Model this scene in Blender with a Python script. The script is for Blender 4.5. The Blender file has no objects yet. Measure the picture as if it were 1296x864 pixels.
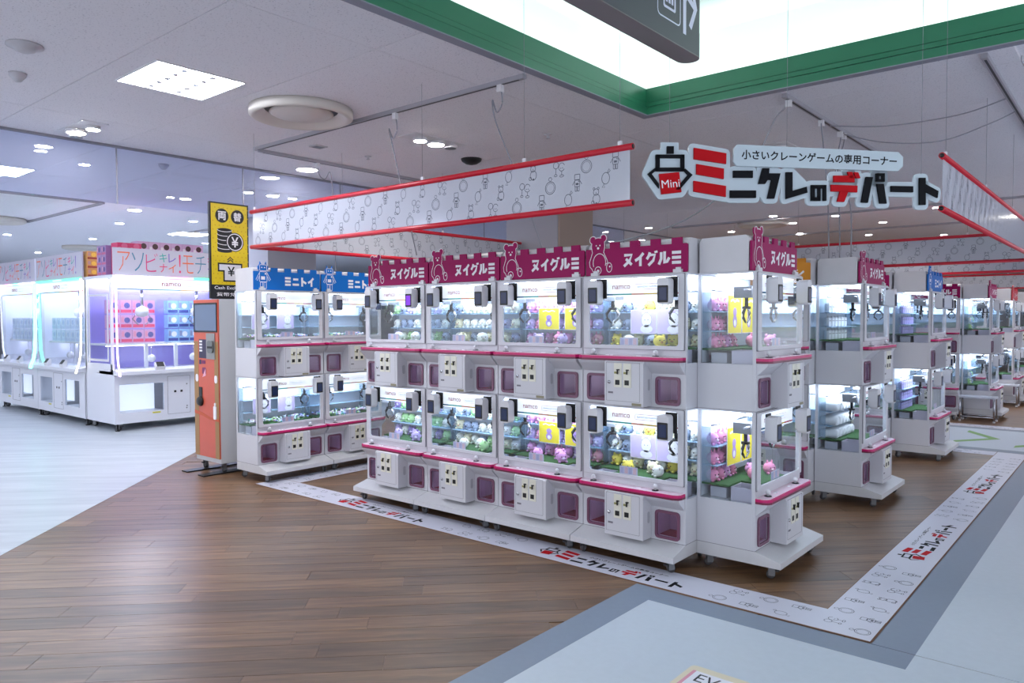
import bpy, bmesh, math, random
from mathutils import Vector, Matrix
R = math.radians
random.seed(7)
sc = bpy.context.scene
COL = sc.collection

# ------------------------------------------------------------------ camera
def add_camera():
    f_px, W_px = 949.93, 1296.0
    yaw, pitch, roll = R(40.1465), R(-1.8041), R(-0.1905)
    fw = Vector((-math.sin(yaw), math.cos(yaw), 0)); rt = Vector((math.cos(yaw), math.sin(yaw), 0)); up = Vector((0, 0, 1))
    fw2 = fw * math.cos(pitch) + up * math.sin(pitch); up2 = up * math.cos(pitch) - fw * math.sin(pitch)
    rt3 = rt * math.cos(roll) + up2 * math.sin(roll); up3 = up2 * math.cos(roll) - rt * math.sin(roll)
    cd = bpy.data.cameras.new('camera'); cam = bpy.data.objects.new('camera', cd); COL.objects.link(cam)
    m = Matrix((rt3, up3, -fw2)).transposed().to_4x4(); m.translation = Vector((0.9426, -3.6762, 1.5))
    cam.matrix_world = m
    cd.sensor_width = 36.0; cd.lens = f_px / W_px * 36.0; cd.clip_start = 0.05; cd.clip_end = 200
    sc.camera = cam
add_camera()
# ------------------------------------------------------------------ world, view, light levels
w = bpy.data.worlds.new('world'); sc.world = w; w.use_nodes = True
w.node_tree.nodes['Background'].inputs[0].default_value = (0.87, 0.90, 1.0, 1)
w.node_tree.nodes['Background'].inputs[1].default_value = 1.5
sc.view_settings.view_transform = 'Standard'; sc.view_settings.look = 'None'
sc.view_settings.exposure = 0.22; sc.view_settings.gamma = 1.0; sc.view_settings.use_curve_mapping = False
cy = sc.cycles
cy.max_bounces = 8; cy.diffuse_bounces = 3; cy.glossy_bounces = 3; cy.transparent_max_bounces = 40; cy.transmission_bounces = 4
cy.use_denoising = True; cy.sample_clamp_indirect = 6.0; cy.caustics_reflective = False; cy.caustics_refractive = False
L_PANEL = 34.0      # ceiling light panels
L_COVE = 11.0       # concealed cove lamps of the coffer
L_STRIP = 12.0      # lamp strips inside the small machines
L_HEAD = 0.72       # back-lit header panels
L_BIG = 30.0         # lamps in the large machines
L_SPOT = 260.0       # downlights

# ------------------------------------------------------------------ materials
def lin(c):
    return tuple(((v / 255) / 12.92 if v / 255 <= 0.04045 else ((v / 255 + 0.055) / 1.055) ** 2.4) for v in c)
MATS = {}
def mat(name, rgb, rough=0.5, metal=0.0, spec=0.5, emit=0.0, ecol=None, noise=0.0, nscale=8.0, coat=0.0):
    if name in MATS: return MATS[name]
    m = bpy.data.materials.new(name); m.use_nodes = True; MATS[name] = m
    nt = m.node_tree; b = nt.nodes['Principled BSDF']; c = lin(rgb)
    b.inputs['Base Color'].default_value = (*c, 1); b.inputs['Roughness'].default_value = rough
    b.inputs['Metallic'].default_value = metal; b.inputs['Specular IOR Level'].default_value = spec
    if coat: b.inputs['Coat Weight'].default_value = coat
    if emit:
        b.inputs['Emission Color'].default_value = (*(lin(ecol) if ecol else c), 1); b.inputs['Emission Strength'].default_value = emit
    if noise:
        tc = nt.nodes.new('ShaderNodeTexCoord'); n = nt.nodes.new('ShaderNodeTexNoise'); n.inputs['Scale'].default_value = nscale
        n.inputs['Detail'].default_value = 4
        hsv = nt.nodes.new('ShaderNodeHueSaturation'); mr = nt.nodes.new('ShaderNodeMapRange')
        mr.inputs['To Min'].default_value = 1 - noise; mr.inputs['To Max'].default_value = 1 + noise
        nt.links.new(tc.outputs['Object'], n.inputs['Vector']); nt.links.new(n.outputs['Fac'], mr.inputs['Value'])
        nt.links.new(mr.outputs['Result'], hsv.inputs['Value']); hsv.inputs['Color'].default_value = (*c, 1)
        nt.links.new(hsv.outputs['Color'], b.inputs['Base Color'])
    return m

def glass_mat(name, tint, refl=0.35, base=0.04, rough=0.02, haze=0.0, hazecol=(230, 235, 245)):
    m = bpy.data.materials.new(name); m.use_nodes = True; MATS[name] = m
    nt = m.node_tree; nt.nodes.clear()
    out = nt.nodes.new('ShaderNodeOutputMaterial'); tr = nt.nodes.new('ShaderNodeBsdfTransparent'); gl = nt.nodes.new('ShaderNodeBsdfGlossy')
    tr.inputs[0].default_value = (*lin(tint), 1); gl.inputs['Roughness'].default_value = rough
    lw = nt.nodes.new('ShaderNodeLayerWeight'); lw.inputs['Blend'].default_value = 0.5
    pw = nt.nodes.new('ShaderNodeMath'); pw.operation = 'POWER'; pw.inputs[1].default_value = 4
    ml = nt.nodes.new('ShaderNodeMath'); ml.operation = 'MULTIPLY_ADD'; ml.inputs[1].default_value = refl; ml.inputs[2].default_value = base
    mx = nt.nodes.new('ShaderNodeMixShader')
    nt.links.new(lw.outputs['Facing'], pw.inputs[0]); nt.links.new(pw.outputs[0], ml.inputs[0]); nt.links.new(ml.outputs[0], mx.inputs[0])
    first = tr.outputs[0]
    if haze:
        df = nt.nodes.new('ShaderNodeBsdfDiffuse'); df.inputs[0].default_value = (*lin(hazecol), 1)
        m2 = nt.nodes.new('ShaderNodeMixShader'); m2.inputs[0].default_value = haze
        nt.links.new(tr.outputs[0], m2.inputs[1]); nt.links.new(df.outputs[0], m2.inputs[2]); first = m2.outputs[0]
    nt.links.new(first, mx.inputs[1]); nt.links.new(gl.outputs[0], mx.inputs[2]); nt.links.new(mx.outputs[0], out.inputs[0])
    return m

WHITE = mat('painted_white_metal', (206, 206, 213), 0.32, noise=0.02, nscale=3)
WHITE2 = mat('white_plastic', (214, 214, 219), 0.3)
PLINTH = mat('plinth_white', (204, 204, 208), 0.38, noise=0.05, nscale=14)
GREYM = mat('grey_metal', (120, 122, 128), 0.4, 0.3)
SEAM = mat('seam_grey', (120, 118, 128), 0.6)
DARK = mat('black_plastic', (16, 16, 20), 0.45)
RUBBER = mat('caster_grey', (66, 64, 66), 0.6)
CHROME = mat('chrome', (200, 200, 205), 0.18, 1.0)
MAGENTA = mat('magenta_board', (152, 0, 86), 0.5, spec=0.25)
BLUE = mat('blue_board', (8, 104, 190), 0.5, spec=0.25)
ORANGE = mat('orange_board', (214, 138, 30), 0.4)
REDB = mat('red_board', (190, 24, 44), 0.4)
PRINTW = mat('white_print', (238, 236, 242), 0.5)
PINKEDGE = mat('pink_edge', (196, 34, 104), 0.25)
PINKDARK = mat('dark_pink_band', (112, 24, 62), 0.3)
SHELFTOP = mat('pink_white_top', (236, 205, 222), 0.25)
MAUVE = mat('mauve_plastic', (118, 76, 100), 0.25)
CHUTEIN = mat('chute_lining', (196, 190, 206), 0.5)
CHUTERED = mat('chute_red_floor', (120, 16, 44), 0.5)
SCREEN = mat('screen_navy', (26, 36, 66), 0.12, emit=0.05, ecol=(40, 80, 170))
SCREENP = mat('screen_violet', (60, 20, 120), 0.12, emit=0.9, ecol=(120, 30, 200))
CREAM = mat('cream_plate', (226, 224, 210), 0.4)
TURF = mat('green_turf', (48, 92, 44), 0.9, noise=0.35, nscale=120)
LAVBACK = mat('pale_back_panel', (236, 240, 248), 0.5)
SHELFBLUE = mat('blue_shelf', (170, 202, 230), 0.4)
LAMP = mat('lamp_strip', (255, 255, 255), 0.5, emit=L_STRIP, ecol=(228, 240, 255))
LEDP = mat('led_panel', (255, 255, 255), 0.5, emit=8.5, ecol=(226, 240, 255))
HEAD = mat('lit_header', (250, 250, 255), 0.4, emit=L_HEAD, ecol=(244, 248, 255))
NRED = mat('red_lettering', (170, 10, 44), 0.6, spec=0.2)
INK = mat('ink_line', (96, 98, 112), 0.6)
INKS = mat('ink_black', (18, 20, 28), 0.5)
LOGORED = mat('logo_red', (190, 8, 24), 0.6, spec=0.15)
LOGOK = mat('logo_black', (8, 10, 18), 0.6, spec=0.15)
BOARD = mat('sign_backing', (192, 206, 216), 0.3)
FILM = mat('floor_film_white', (206, 206, 220), 0.35)
BROWNEDGE = mat('brown_edge', (122, 84, 62), 0.6)
BANW = mat('banner_film', (190, 192, 203), 0.12, spec=0.6)
BANR = mat('red_tube', (206, 22, 48), 0.28)
CABLE = mat('grey_cable', (150, 150, 160), 0.5)
WIRE = mat('thin_wire', (140, 140, 150), 0.5)
CEILM = mat('ceiling_board', (205, 203, 212), 0.85, noise=0.05, nscale=60)
GLASS = glass_mat('clear_glass', (250, 253, 255))
ACRY = glass_mat('blue_acrylic', (232, 242, 250), 0.2, 0.04, 0.05, 0.22, (222, 236, 246))
FLAP = glass_mat('mauve_flap', (242, 226, 240), 0.3, 0.05, 0.05)
BARR = glass_mat('smoke_barrier_glass', (237, 241, 252), 0.22, 0.04, 0.01, 0.04, (206, 212, 238))

def speckle_ceiling():
    nt = CEILM.node_tree; b = nt.nodes['Principled BSDF']
    tc = nt.nodes.new('ShaderNodeTexCoord'); v = nt.nodes.new('ShaderNodeTexNoise'); v.inputs['Scale'].default_value = 95; v.inputs['Detail'].default_value = 2
    cr = nt.nodes.new('ShaderNodeValToRGB'); cr.color_ramp.elements[0].position = 0.30; cr.color_ramp.elements[1].position = 0.40
    cr.color_ramp.elements[0].color = (*lin((200, 198, 206)), 1); cr.color_ramp.elements[1].color = (*lin((234, 232, 238)), 1)
    nt.links.new(tc.outputs['Object'], v.inputs['Vector']); nt.links.new(v.outputs['Fac'], cr.inputs[0]); nt.links.new(cr.outputs[0], b.inputs['Base Color'])
speckle_ceiling()

def wood_mat(name, dark, mid, light, rough, sx, sy, usern=True, rot=0.0):
    m = bpy.data.materials.new(name); m.use_nodes = True; MATS[name] = m; nt = m.node_tree; b = nt.nodes['Principled BSDF']
    tc = nt.nodes.new('ShaderNodeTexCoord'); mp = nt.nodes.new('ShaderNodeMapping'); mp.inputs['Scale'].default_value = (sx, sy, 1)
    mr0 = nt.nodes.new('ShaderNodeMapping'); mr0.inputs['Rotation'].default_value = (0, 0, rot)
    oi = nt.nodes.new('ShaderNodeObjectInfo'); mu = nt.nodes.new('ShaderNodeVectorMath'); mu.operation = 'SCALE'; mu.inputs[0].default_value = (37, 91, 13)
    ad = nt.nodes.new('ShaderNodeVectorMath'); ad.operation = 'ADD'
    nt.links.new(oi.outputs['Random'], mu.inputs['Scale']); nt.links.new(tc.outputs['Object'], mr0.inputs['Vector']); nt.links.new(mr0.outputs[0], mp.inputs['Vector'])
    nt.links.new(mp.outputs[0], ad.inputs[0]); nt.links.new(mu.outputs[0], ad.inputs[1])
    n = nt.nodes.new('ShaderNodeTexNoise'); n.inputs['Scale'].default_value = 1.0; n.inputs['Detail'].default_value = 8; n.inputs['Roughness'].default_value = 0.62; n.inputs['Distortion'].default_value = 0.6
    nt.links.new(ad.outputs[0], n.inputs['Vector'])
    cr = nt.nodes.new('ShaderNodeValToRGB'); e = cr.color_ramp.elements
    e[0].position = 0.25; e[0].color = (*lin(dark), 1); e[1].position = 0.78; e[1].color = (*lin(light), 1)
    k = e.new(0.5); k.color = (*lin(mid), 1)
    nt.links.new(n.outputs['Fac'], cr.inputs[0])
    hsv = nt.nodes.new('ShaderNodeHueSaturation'); mr = nt.nodes.new('ShaderNodeMapRange')
    mr.inputs['To Min'].default_value = 0.68; mr.inputs['To Max'].default_value = 1.20
    nt.links.new(oi.outputs['Random'], mr.inputs['Value']); nt.links.new(cr.outputs[0], hsv.inputs['Color'])
    if usern: nt.links.new(mr.outputs[0], hsv.inputs['Value'])
    nt.links.new(hsv.outputs[0], b.inputs['Base Color']); b.inputs['Roughness'].default_value = rough
    b.inputs['Specular IOR Level'].default_value = 0.5
    bp = nt.nodes.new('ShaderNodeBump'); bp.inputs['Strength'].default_value = 0.06; bp.inputs['Distance'].default_value = 0.002
    nt.links.new(n.outputs['Fac'], bp.inputs['Height']); nt.links.new(bp.outputs[0], b.inputs['Normal'])
    return m
WOOD = wood_mat('brown_wood_vinyl', (84, 61, 43), (116, 86, 60), (147, 112, 79), 0.37, 2.0, 22)
PALEWOOD = wood_mat('pale_wood_vinyl', (158, 166, 176), (180, 187, 196), (198, 204, 211), 0.34, 0.9, 9, False, R(-45))
GREYL = mat('light_grey_vinyl', (196, 205, 216), 0.45, noise=0.05, nscale=26)
GREYD = mat('dark_grey_vinyl', (128, 140, 158), 0.45, noise=0.05, nscale=30)
CHEV = mat('green_chevron', (120, 168, 84), 0.5)

# ------------------------------------------------------------------ mesh helpers
CH = {}      # children of each object, by name
class MB:
    def __init__(s): s.v = []; s.f = []; s.m = []; s.mats = []; s.smooth = []
    def mi(s, m):
        if m not in s.mats: s.mats.append(m)
        return s.mats.index(m)
    def add(s, vs, fs, m, smooth=False):
        o = len(s.v); i = s.mi(m); s.v += [tuple(v) for v in vs]
        for f in fs: s.f.append([o + k for k in f]); s.m.append(i); s.smooth.append(smooth)
        return s
    def box(s, x0, x1, y0, y1, z0, z1, m):
        vs = [(x, y, z) for z in (z0, z1) for y in (y0, y1) for x in (x0, x1)]
        return s.add(vs, [(0, 2, 3, 1), (4, 5, 7, 6), (0, 1, 5, 4), (2, 6, 7, 3), (0, 4, 6, 2), (1, 3, 7, 5)], m)
    def prism(s, poly, fn, d0, d1, m, caps=True, smooth=False):
        # poly: list of 2-D points (counter-clockwise); fn(a, b, d) -> 3-D point
        n = len(poly); vs = [fn(a, b, d0) for a, b in poly] + [fn(a, b, d1) for a, b in poly]
        s.add(vs, [(i, (i + 1) % n, n + (i + 1) % n, n + i) for i in range(n)], m, smooth)
        if caps: s.add(vs, [tuple(range(n - 1, -1, -1)), tuple(range(n, 2 * n))], m)
        return s
    def tube(s, pts, r, m, n=8, caps=True, smooth=True):
        pts = [Vector(p) for p in pts]; rings = []
        for i, p in enumerate(pts):
            t = (pts[min(i + 1, len(pts) - 1)] - pts[max(i - 1, 0)]).normalized()
            a = t.cross(Vector((0, 0, 1)) if abs(t.z) < 0.95 else Vector((1, 0, 0))).normalized(); b = t.cross(a)
            rr = r[i] if isinstance(r, (list, tuple)) else r
            rings.append([p + (a * math.cos(2 * math.pi * k / n) + b * math.sin(2 * math.pi * k / n)) * rr for k in range(n)])
        vs = [v for ring in rings for v in ring]
        fs = [(i * n + k, i * n + (k + 1) % n, (i + 1) * n + (k + 1) % n, (i + 1) * n + k) for i in range(len(pts) - 1) for k in range(n)]
        s.add(vs, fs, m, smooth)
        if caps: s.add(vs, [tuple(range(n - 1, -1, -1)), tuple(range((len(pts) - 1) * n, len(pts) * n))], m)
        return s
    def lathe(s, prof, c, m, n=16, axis='z', smooth=True):
        # prof: list of (r, h) along the axis from centre c
        vs = []
        for r, h in prof:
            for k in range(n):
                a = 2 * math.pi * k / n; p = (r * math.cos(a), r * math.sin(a), h)
                if axis == 'y': p = (p[0], p[2], p[1])
                if axis == 'x': p = (p[2], p[0], p[1])
                vs.append((c[0] + p[0], c[1] + p[1], c[2] + p[2]))
        fs = [(i * n + k, i * n + (k + 1) % n, (i + 1) * n + (k + 1) % n, (i + 1) * n + k) for i in range(len(prof) - 1) for k in range(n)]
        fs += [tuple(range(n - 1, -1, -1)), tuple(range((len(prof) - 1) * n, len(prof) * n))]
        return s.add(vs, fs, m, smooth)
    def ball(s, c, r, m, n=12, k=8):
        rx, ry, rz = r if isinstance(r, (list, tuple)) else (r, r, r)
        vs = []; 
        for i in range(k + 1):
            t = math.pi * i / k
            for j in range(n):
                a = 2 * math.pi * j / n
                vs.append((c[0] + rx * math.sin(t) * math.cos(a), c[1] + ry * math.sin(t) * math.sin(a), c[2] - rz * math.cos(t)))
        fs = [(i * n + j, i * n + (j + 1) % n, (i + 1) * n + (j + 1) % n, (i + 1) * n + j) for i in range(k) for j in range(n)]
        return s.add(vs, fs, m, True)
    def mesh(s, name):
        me = bpy.data.meshes.new(name); me.from_pydata(s.v, [], s.f)
        for m in s.mats: me.materials.append(m)
        me.polygons.foreach_set('material_index', s.m); me.polygons.foreach_set('use_smooth', s.smooth)
        me.validate(); bm = bmesh.new(); bm.from_mesh(me); bmesh.ops.remove_doubles(bm, verts=bm.verts, dist=1e-6)
        bmesh.ops.recalc_face_normals(bm, faces=bm.faces); bm.to_mesh(me); bm.free(); me.update()
        return me
    def build(s, name, parent=None, loc=(0, 0, 0), rz=0):
        o = bpy.data.objects.new(name, s.mesh(name)); COL.objects.link(o); o.location = loc; o.rotation_euler = (0, 0, rz)
        if parent: o.parent = parent; CH.setdefault(parent.name, []).append(o)
        return o
XZ = lambda y: (lambda a, b, d: (a, y + d, b))     # helper planes
def fxz(a, b, d): return (a, d, b)
def fxy(a, b, d): return (a, b, d)
def fyz(a, b, d): return (d, a, b)
def rrect(x0, x1, y0, y1, r, n=4):
    out = []
    for cx, cy_, a0 in ((x1 - r, y1 - r, 0), (x0 + r, y1 - r, 90), (x0 + r, y0 + r, 180), (x1 - r, y0 + r, 270)):
        for k in range(n + 1):
            a = R(a0 + 90 * k / n); out.append((cx + r * math.cos(a), cy_ + r * math.sin(a)))
    return out
def ring(mb, outer, inner, fn, d0, d1, m):
    n = len(outer); vs = [fn(a, b, d) for d in (d0, d1) for P in (outer, inner) for a, b in P]
    fs = []
    for i in range(n):
        j = (i + 1) % n
        fs += [(i, j, n + j, n + i), (2 * n + i, 3 * n + i, 3 * n + j, 2 * n + j), (i, 2 * n + i, 2 * n + j, j), (n + i, n + j, 3 * n + j, 3 * n + i)]
    mb.add(vs, fs, m)
def stroke(mb, pts, wd, fn, d, m, closed=False):
    # flat line art in a 2-D plane, drawn as joined quads
    P = [Vector(p) for p in pts]; n = len(P)
    L = []; Rr = []
    for i in range(n):
        a = P[(i - 1) % n] if (closed or i > 0) else P[i]; b = P[(i + 1) % n] if (closed or i < n - 1) else P[i]
        t = (b - a); t = t.normalized() if t.length > 1e-9 else Vector((1, 0)); nn = Vector((-t.y, t.x)) * wd / 2
        L.append(P[i] + nn); Rr.append(P[i] - nn)
    vs = [fn(p.x, p.y, d) for p in L + Rr]
    fs = [(i, (i + 1) % n, n + (i + 1) % n, n + i) for i in range(n if closed else n - 1)]
    mb.add(vs, fs, m)
def circ(cx, cy_, r, n=14, ry=None, a0=0, a1=360, full=True):
    ry = ry or r
    return [(cx + r * math.cos(R(a0 + (a1 - a0) * k / n)), cy_ + ry * math.sin(R(a0 + (a1 - a0) * k / n))) for k in range(n if full else n + 1)]
_TX = {}
def text2d(body, off=0.0, res=2):
    k = (body, off)
    if k not in _TX:
        c = bpy.data.curves.new('t', 'FONT'); c.body = body; c.size = 1; c.offset = off; c.resolution_u = res
        o = bpy.data.objects.new('t', c); COL.objects.link(o)
        m = bpy.data.meshes.new_from_object(o.evaluated_get(bpy.context.evaluated_depsgraph_get()))
        vs = [(v.co.x, v.co.y) for v in m.vertices]; fs = [tuple(p.vertices) for p in m.polygons]
        bpy.data.objects.remove(o); bpy.data.curves.remove(c); bpy.data.meshes.remove(m)
        x0 = min(v[0] for v in vs); x1 = max(v[0] for v in vs); y0 = min(v[1] for v in vs); y1 = max(v[1] for v in vs)
        _TX[k] = ([((x - x0) / (x1 - x0), (y - y0) / (y1 - y0)) for x, y in vs], fs, (x1 - x0) / (y1 - y0))
    return _TX[k]
def put_text(mb, body, box, fn, d, m, off=0.0, rot=0.0):
    # box = x0, x1, y0, y1 in the plane
    vs, fs, asp = text2d(body, off); x0, x1, y0, y1 = box; cx, cy_ = (x0 + x1) / 2, (y0 + y1) / 2
    out = []
    for a, b in vs:
        u, v = x0 + a * (x1 - x0) - cx, y0 + b * (y1 - y0) - cy_
        out.append(fn(cx + u * math.cos(rot) - v * math.sin(rot), cy_ + u * math.sin(rot) + v * math.cos(rot), d))
    mb.add(out, fs, m)
def fill(mb, poly, fn, d, m): mb.add([fn(a, b, d) for a, b in poly], [tuple(range(len(poly)))], m)

KANA = {'ヌ': [[(.10, .88), (.86, .88), (.62, .42), (.08, .05)], [(.28, .60), (.86, .14)]],
        'イ': [[(.86, .96), (.48, .62), (.04, .42)], [(.56, .66), (.56, .0)]],
        'グ': [[(.32, .98), (.22, .72), (.02, .48)], [(.26, .78), (.80, .78), (.64, .36), (.18, .02)], [(.80, 1.06), (.86, .90)], [(.95, 1.08), (1.01, .92)]],
        'ル': [[(.24, .94), (.24, .45), (.02, .04)], [(.56, .98), (.56, .12), (.78, .22), (1.0, .52)]],
        'ミ': [[(.08, .86), (.92, .86)], [(.08, .50), (.92, .50)], [(.08, .14), (.92, .14)]],
        'ニ': [[(.12, .76), (.88, .76)], [(.02, .18), (.98, .18)]],
        'ト': [[(.30, 1.0), (.30, .0)], [(.30, .62), (.92, .34)]]}
def put_kana(mb, word, box, fn, d, m, wt=0.2):
    x0, x1, y0, y1 = box; n = len(word); cw = (x1 - x0) / n; h = y1 - y0
    for k, ch in enumerate(word):
        for q, st in enumerate(KANA[ch]): stroke(mb, [(x0 + k * cw + a * cw * 0.86, y0 + b * h) for a, b in st], (0.6 if len(st) == 2 and st[0][1] > 1 else 1.0) * wt * h, fn, d - 0.00005 * q, m)

def tag(o, label=None, cat=None, group=None, kind=None):
    if label: o['label'] = label
    if cat: o['category'] = cat
    if group: o['group'] = group
    if kind: o['kind'] = kind
    return o
def empty(name, loc=(0, 0, 0), rz=0):
    o = bpy.data.objects.new(name, None); COL.objects.link(o); o.location = loc; o.rotation_euler = (0, 0, rz); o.empty_display_size = 0.1
    return o
def copy_tree(o, parent=None):
    c = o.copy(); COL.objects.link(c); c.parent = parent
    if parent: CH.setdefault(parent.name, []).append(c)
    for ch in CH.get(o.name, []): copy_tree(ch, c)
    return c

# ================================================================== SETTING
CEIL = 3.15
def build_floor():
    base = MB().box(-30, 8, -9, 26, -0.06, -0.004, WOOD).build('floor'); tag(base, kind='structure')
    # pale wood-look vinyl beyond the diagonal joint x + y = -6.76
    k = -6.76
    MB().prism([(-30, -9), (k + 9, -9), (k - 1.2, 1.2), (-30, 1.2)], fxy, -0.003, 0.0012, PALEWOOD).build('pale_vinyl_area', base)
    MB().prism([(-30, 1.2), (k - 1.2, 1.2), (k - 1.2, 26), (-30, 26)], fxy, -0.003, 0.0012, PALEWOOD).build('pale_vinyl_area', base)
    # brown planks, laid along the (1, 1) diagonal
    PW, PL, gap = 0.1445, 1.22, 0.0012
    me = MB().box(-PL / 2 + gap, PL / 2 - gap, -PW / 2 + gap, PW / 2 - gap, -0.004, 0.0, WOOD).mesh('plank')
    e1 = Vector((1, 1)) / math.sqrt(2); e2 = Vector((-1, 1)) / math.sqrt(2); n = 0
    for j in range(-36, 62):
        off = random.random() * PL
        for i in range(-9, 8):
            c = e1 * (i * PL + off) + e2 * (j * PW)
            x, y = c.x, c.y
            front = -8.2 < x < -0.9 and -3.2 < y < 0.35 and x + y > -8.0
            side = -2.0 < x < 0.35 and -0.2 < y < 6.5
            near_island = -5.2 < x < -1.2 and 0.2 <= y < 0.75
            cam = Vector((x - 0.9426, y + 3.6762)); fwd = cam.x * -0.6447 + cam.y * 0.7644
            if not (front or side or near_island) or fwd < 2.5: continue
            o = bpy.data.objects.new('plank', me); COL.objects.link(o); o.location = (x, y, 0); o.rotation_euler = (0, 0, R(45)); o.parent = base; n += 1
    print('planks', n)
    # grey vinyl walkway with its darker border
    z0, z1 = -0.002, 0.0016
    MB().prism([(-1.048, -9), (8, -9), (8, -0.025), (0.19, -0.025), (0.19, -0.2), (-1.048, -0.2)][::1], fxy, z0, z1, GREYL).build('grey_vinyl_area', base)
    MB().prism([(0.19, -0.019), (8, -0.019), (8, 26), (0.19, 26)], fxy, z0, z1, GREYL).build('grey_vinyl_area', base)
    MB().prism([(-1.222, -9), (-1.048, -9), (-1.048, -0.2), (0.19, -0.2), (0.19, -0.025), (-0.012, -0.025), (-1.222, -0.025)], fxy, z0, z1 + 0.0002, GREYD).build('dark_vinyl_border', base)
    MB().prism([(0.008, -0.019), (0.19, -0.019), (0.19, 26), (0.008, 26)], fxy, z0, z1 + 0.0002, GREYD).build('dark_vinyl_border', base)
    # cross aisle with chevrons
    MB().box(-30, 0.19, 6.28, 7.95, z0, z1, GREYL).build('aisle_vinyl_area', base)
    MB().box(-9, 0.19, 6.10, 6.28, z0, z1 + 0.0003, GREYD).build('dark_vinyl_border', base)
    MB().box(-9, 0.19, 7.95, 8.10, z0, z1 + 0.0003, GREYD).build('dark_vinyl_border', base)
    for cx in (-1.62, -1.0, -0.38, 0.24):
        mb = MB()
        mb.prism([(cx, 7.12), (cx - 0.42, 7.72), (cx - 0.42, 7.55), (cx - 0.12, 7.12), (cx - 0.42, 6.69), (cx - 0.42, 6.52)], fxy, 0, 0.0024, CHEV)
        o = mb.build('chevron_marking', base)
    return base
FLOOR = build_floor()

def build_ceiling():
    base = MB()
    x0, y1 = -2.177, 1.732            # inner corner of the coffer opening: x > x0 and y < y1 is open
    base.box(-30, x0 - 0.02, -9, 26, CEIL + 0.03, CEIL + 0.06, CEILM); base.box(x0 - 0.02, 8, y1 + 0.02, 26, CEIL + 0.03, CEIL + 0.06, CEILM)
    ce = base.build('ceiling'); tag(ce, kind='structure')
    PX, PY, g = 3.0, 0.95, 0.0022
    def panel(a, b, c, d): MB().box(a + g, b - g, c + g, d - g, CEIL, CEIL + 0.03, CEILM).build('ceiling_panel', ce)
    for i in range(-2, 2):
        for j in range(-3, 11):
            a, b = -5.70 + PX * i, -5.70 + PX * (i + 1); c, d = -1.60 + PY * j, -1.60 + PY * (j + 1)
            if a < x0 < b and c < y1:
                panel(a, min(b, x0), c, d) if d <= y1 else (panel(a, x0, c, d), panel(x0, b, y1, d))
            else: panel(a, b, c, d)
    for j in range(4, 11):
        c, d = -1.60 + PY * j, -1.60 + PY * (j + 1)
        if d > y1: panel(0.3, 3.3, max(c, y1), d)
    # the rest, too far to tell joints apart
    mb = MB()
    mb.box(-30, -11.7, -9, 26, CEIL, CEIL + 0.03, CEILM); mb.box(-11.7, 8, 8.85, 26, CEIL, CEIL + 0.03, CEILM)
    mb.box(-11.7, x0, -9, -4.45, CEIL, CEIL + 0.03, CEILM); mb.box(3.3, 8, y1, 8.85, CEIL, CEIL + 0.03, CEILM)
    mb.build('ceiling_board_far', ce)
    # coffer: stepped green fascia on two sides, white cove above
    GRN = mat('green_fascia', (44, 118, 86), 0.35); COFF = mat('coffer_white', (240, 246, 244), 0.7)
    fas = [(0.0, CEIL - 0.01), (0.0, CEIL + 0.05), (-0.02, CEIL + 0.05), (-0.02, CEIL + 0.058), (-0.012, CEIL + 0.058), (-0.012, CEIL + 0.09), (-0.032, CEIL + 0.09), (-0.032, CEIL + 0.098), (-0.024, CEIL + 0.098), (-0.024, CEIL + 0.21), (-0.06, CEIL + 0.21), (-0.06, CEIL - 0.01)]
    DKT = mat('fascia_edge', (140, 142, 156), 0.5)
    mb = MB(); n = len(fas)
    vs = [(x0 + o, -9, z) for o, z in fas] + [(x0 + o, y1 - o, z) for o, z in fas] + [(8, y1 - o, z) for o, z in fas]
    fs = [(k * n + i, k * n + (i + 1) % n, (k + 1) * n + (i + 1) % n, (k + 1) * n + i) for k in (0, 1) for i in range(n)]
    mb.add(vs, fs, GRN)
    mb.box(x0 - 0.07, x0 + 0.004, -9, y1 + 0.07, CEIL - 0.016, CEIL - 0.009, DKT); mb.box(x0 + 0.004, 8, y1 - 0.004, y1 + 0.07, CEIL - 0.016, CEIL - 0.009, DKT)
    tag(mb.build('trim_1'), kind='structure')
    H = 3.80; bx, by = x0 - 0.30, y1 + 0.30
    mb = MB()
    mb.box(bx, 8, -9, by, H, H + 0.03, COFF); mb.box(bx - 0.03, bx, -9, by, CEIL + 0.1, H, COFF); mb.box(bx, 8, by, by + 0.03, CEIL + 0.1, H, COFF)
    mb.box(bx, x0 - 0.06, -9, by, CEIL + 0.06, CEIL + 0.09, COFF); mb.box(x0 - 0.06, 8, y1 + 0.06, by, CEIL + 0.06, CEIL + 0.09, COFF)
    tag(mb.build('ceiling_coffer'), kind='structure')
    CL = mat('cove_lamp', (255, 255, 255), 0.5, emit=L_COVE, ecol=(236, 252, 250))
    for a, b, c, d, wh in ((x0 - 0.17, x0 - 0.12, -8.5, y1 + 0.1, 'west'), (x0 - 0.1, 7.8, y1 + 0.12, y1 + 0.17, 'north')):
        o = MB().box(a, b, c, d, CEIL + 0.10, CEIL + 0.14, CL).build('cove_lamp')
        tag(o, kind='structure')
    return ce
CEILING = build_ceiling()

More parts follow.
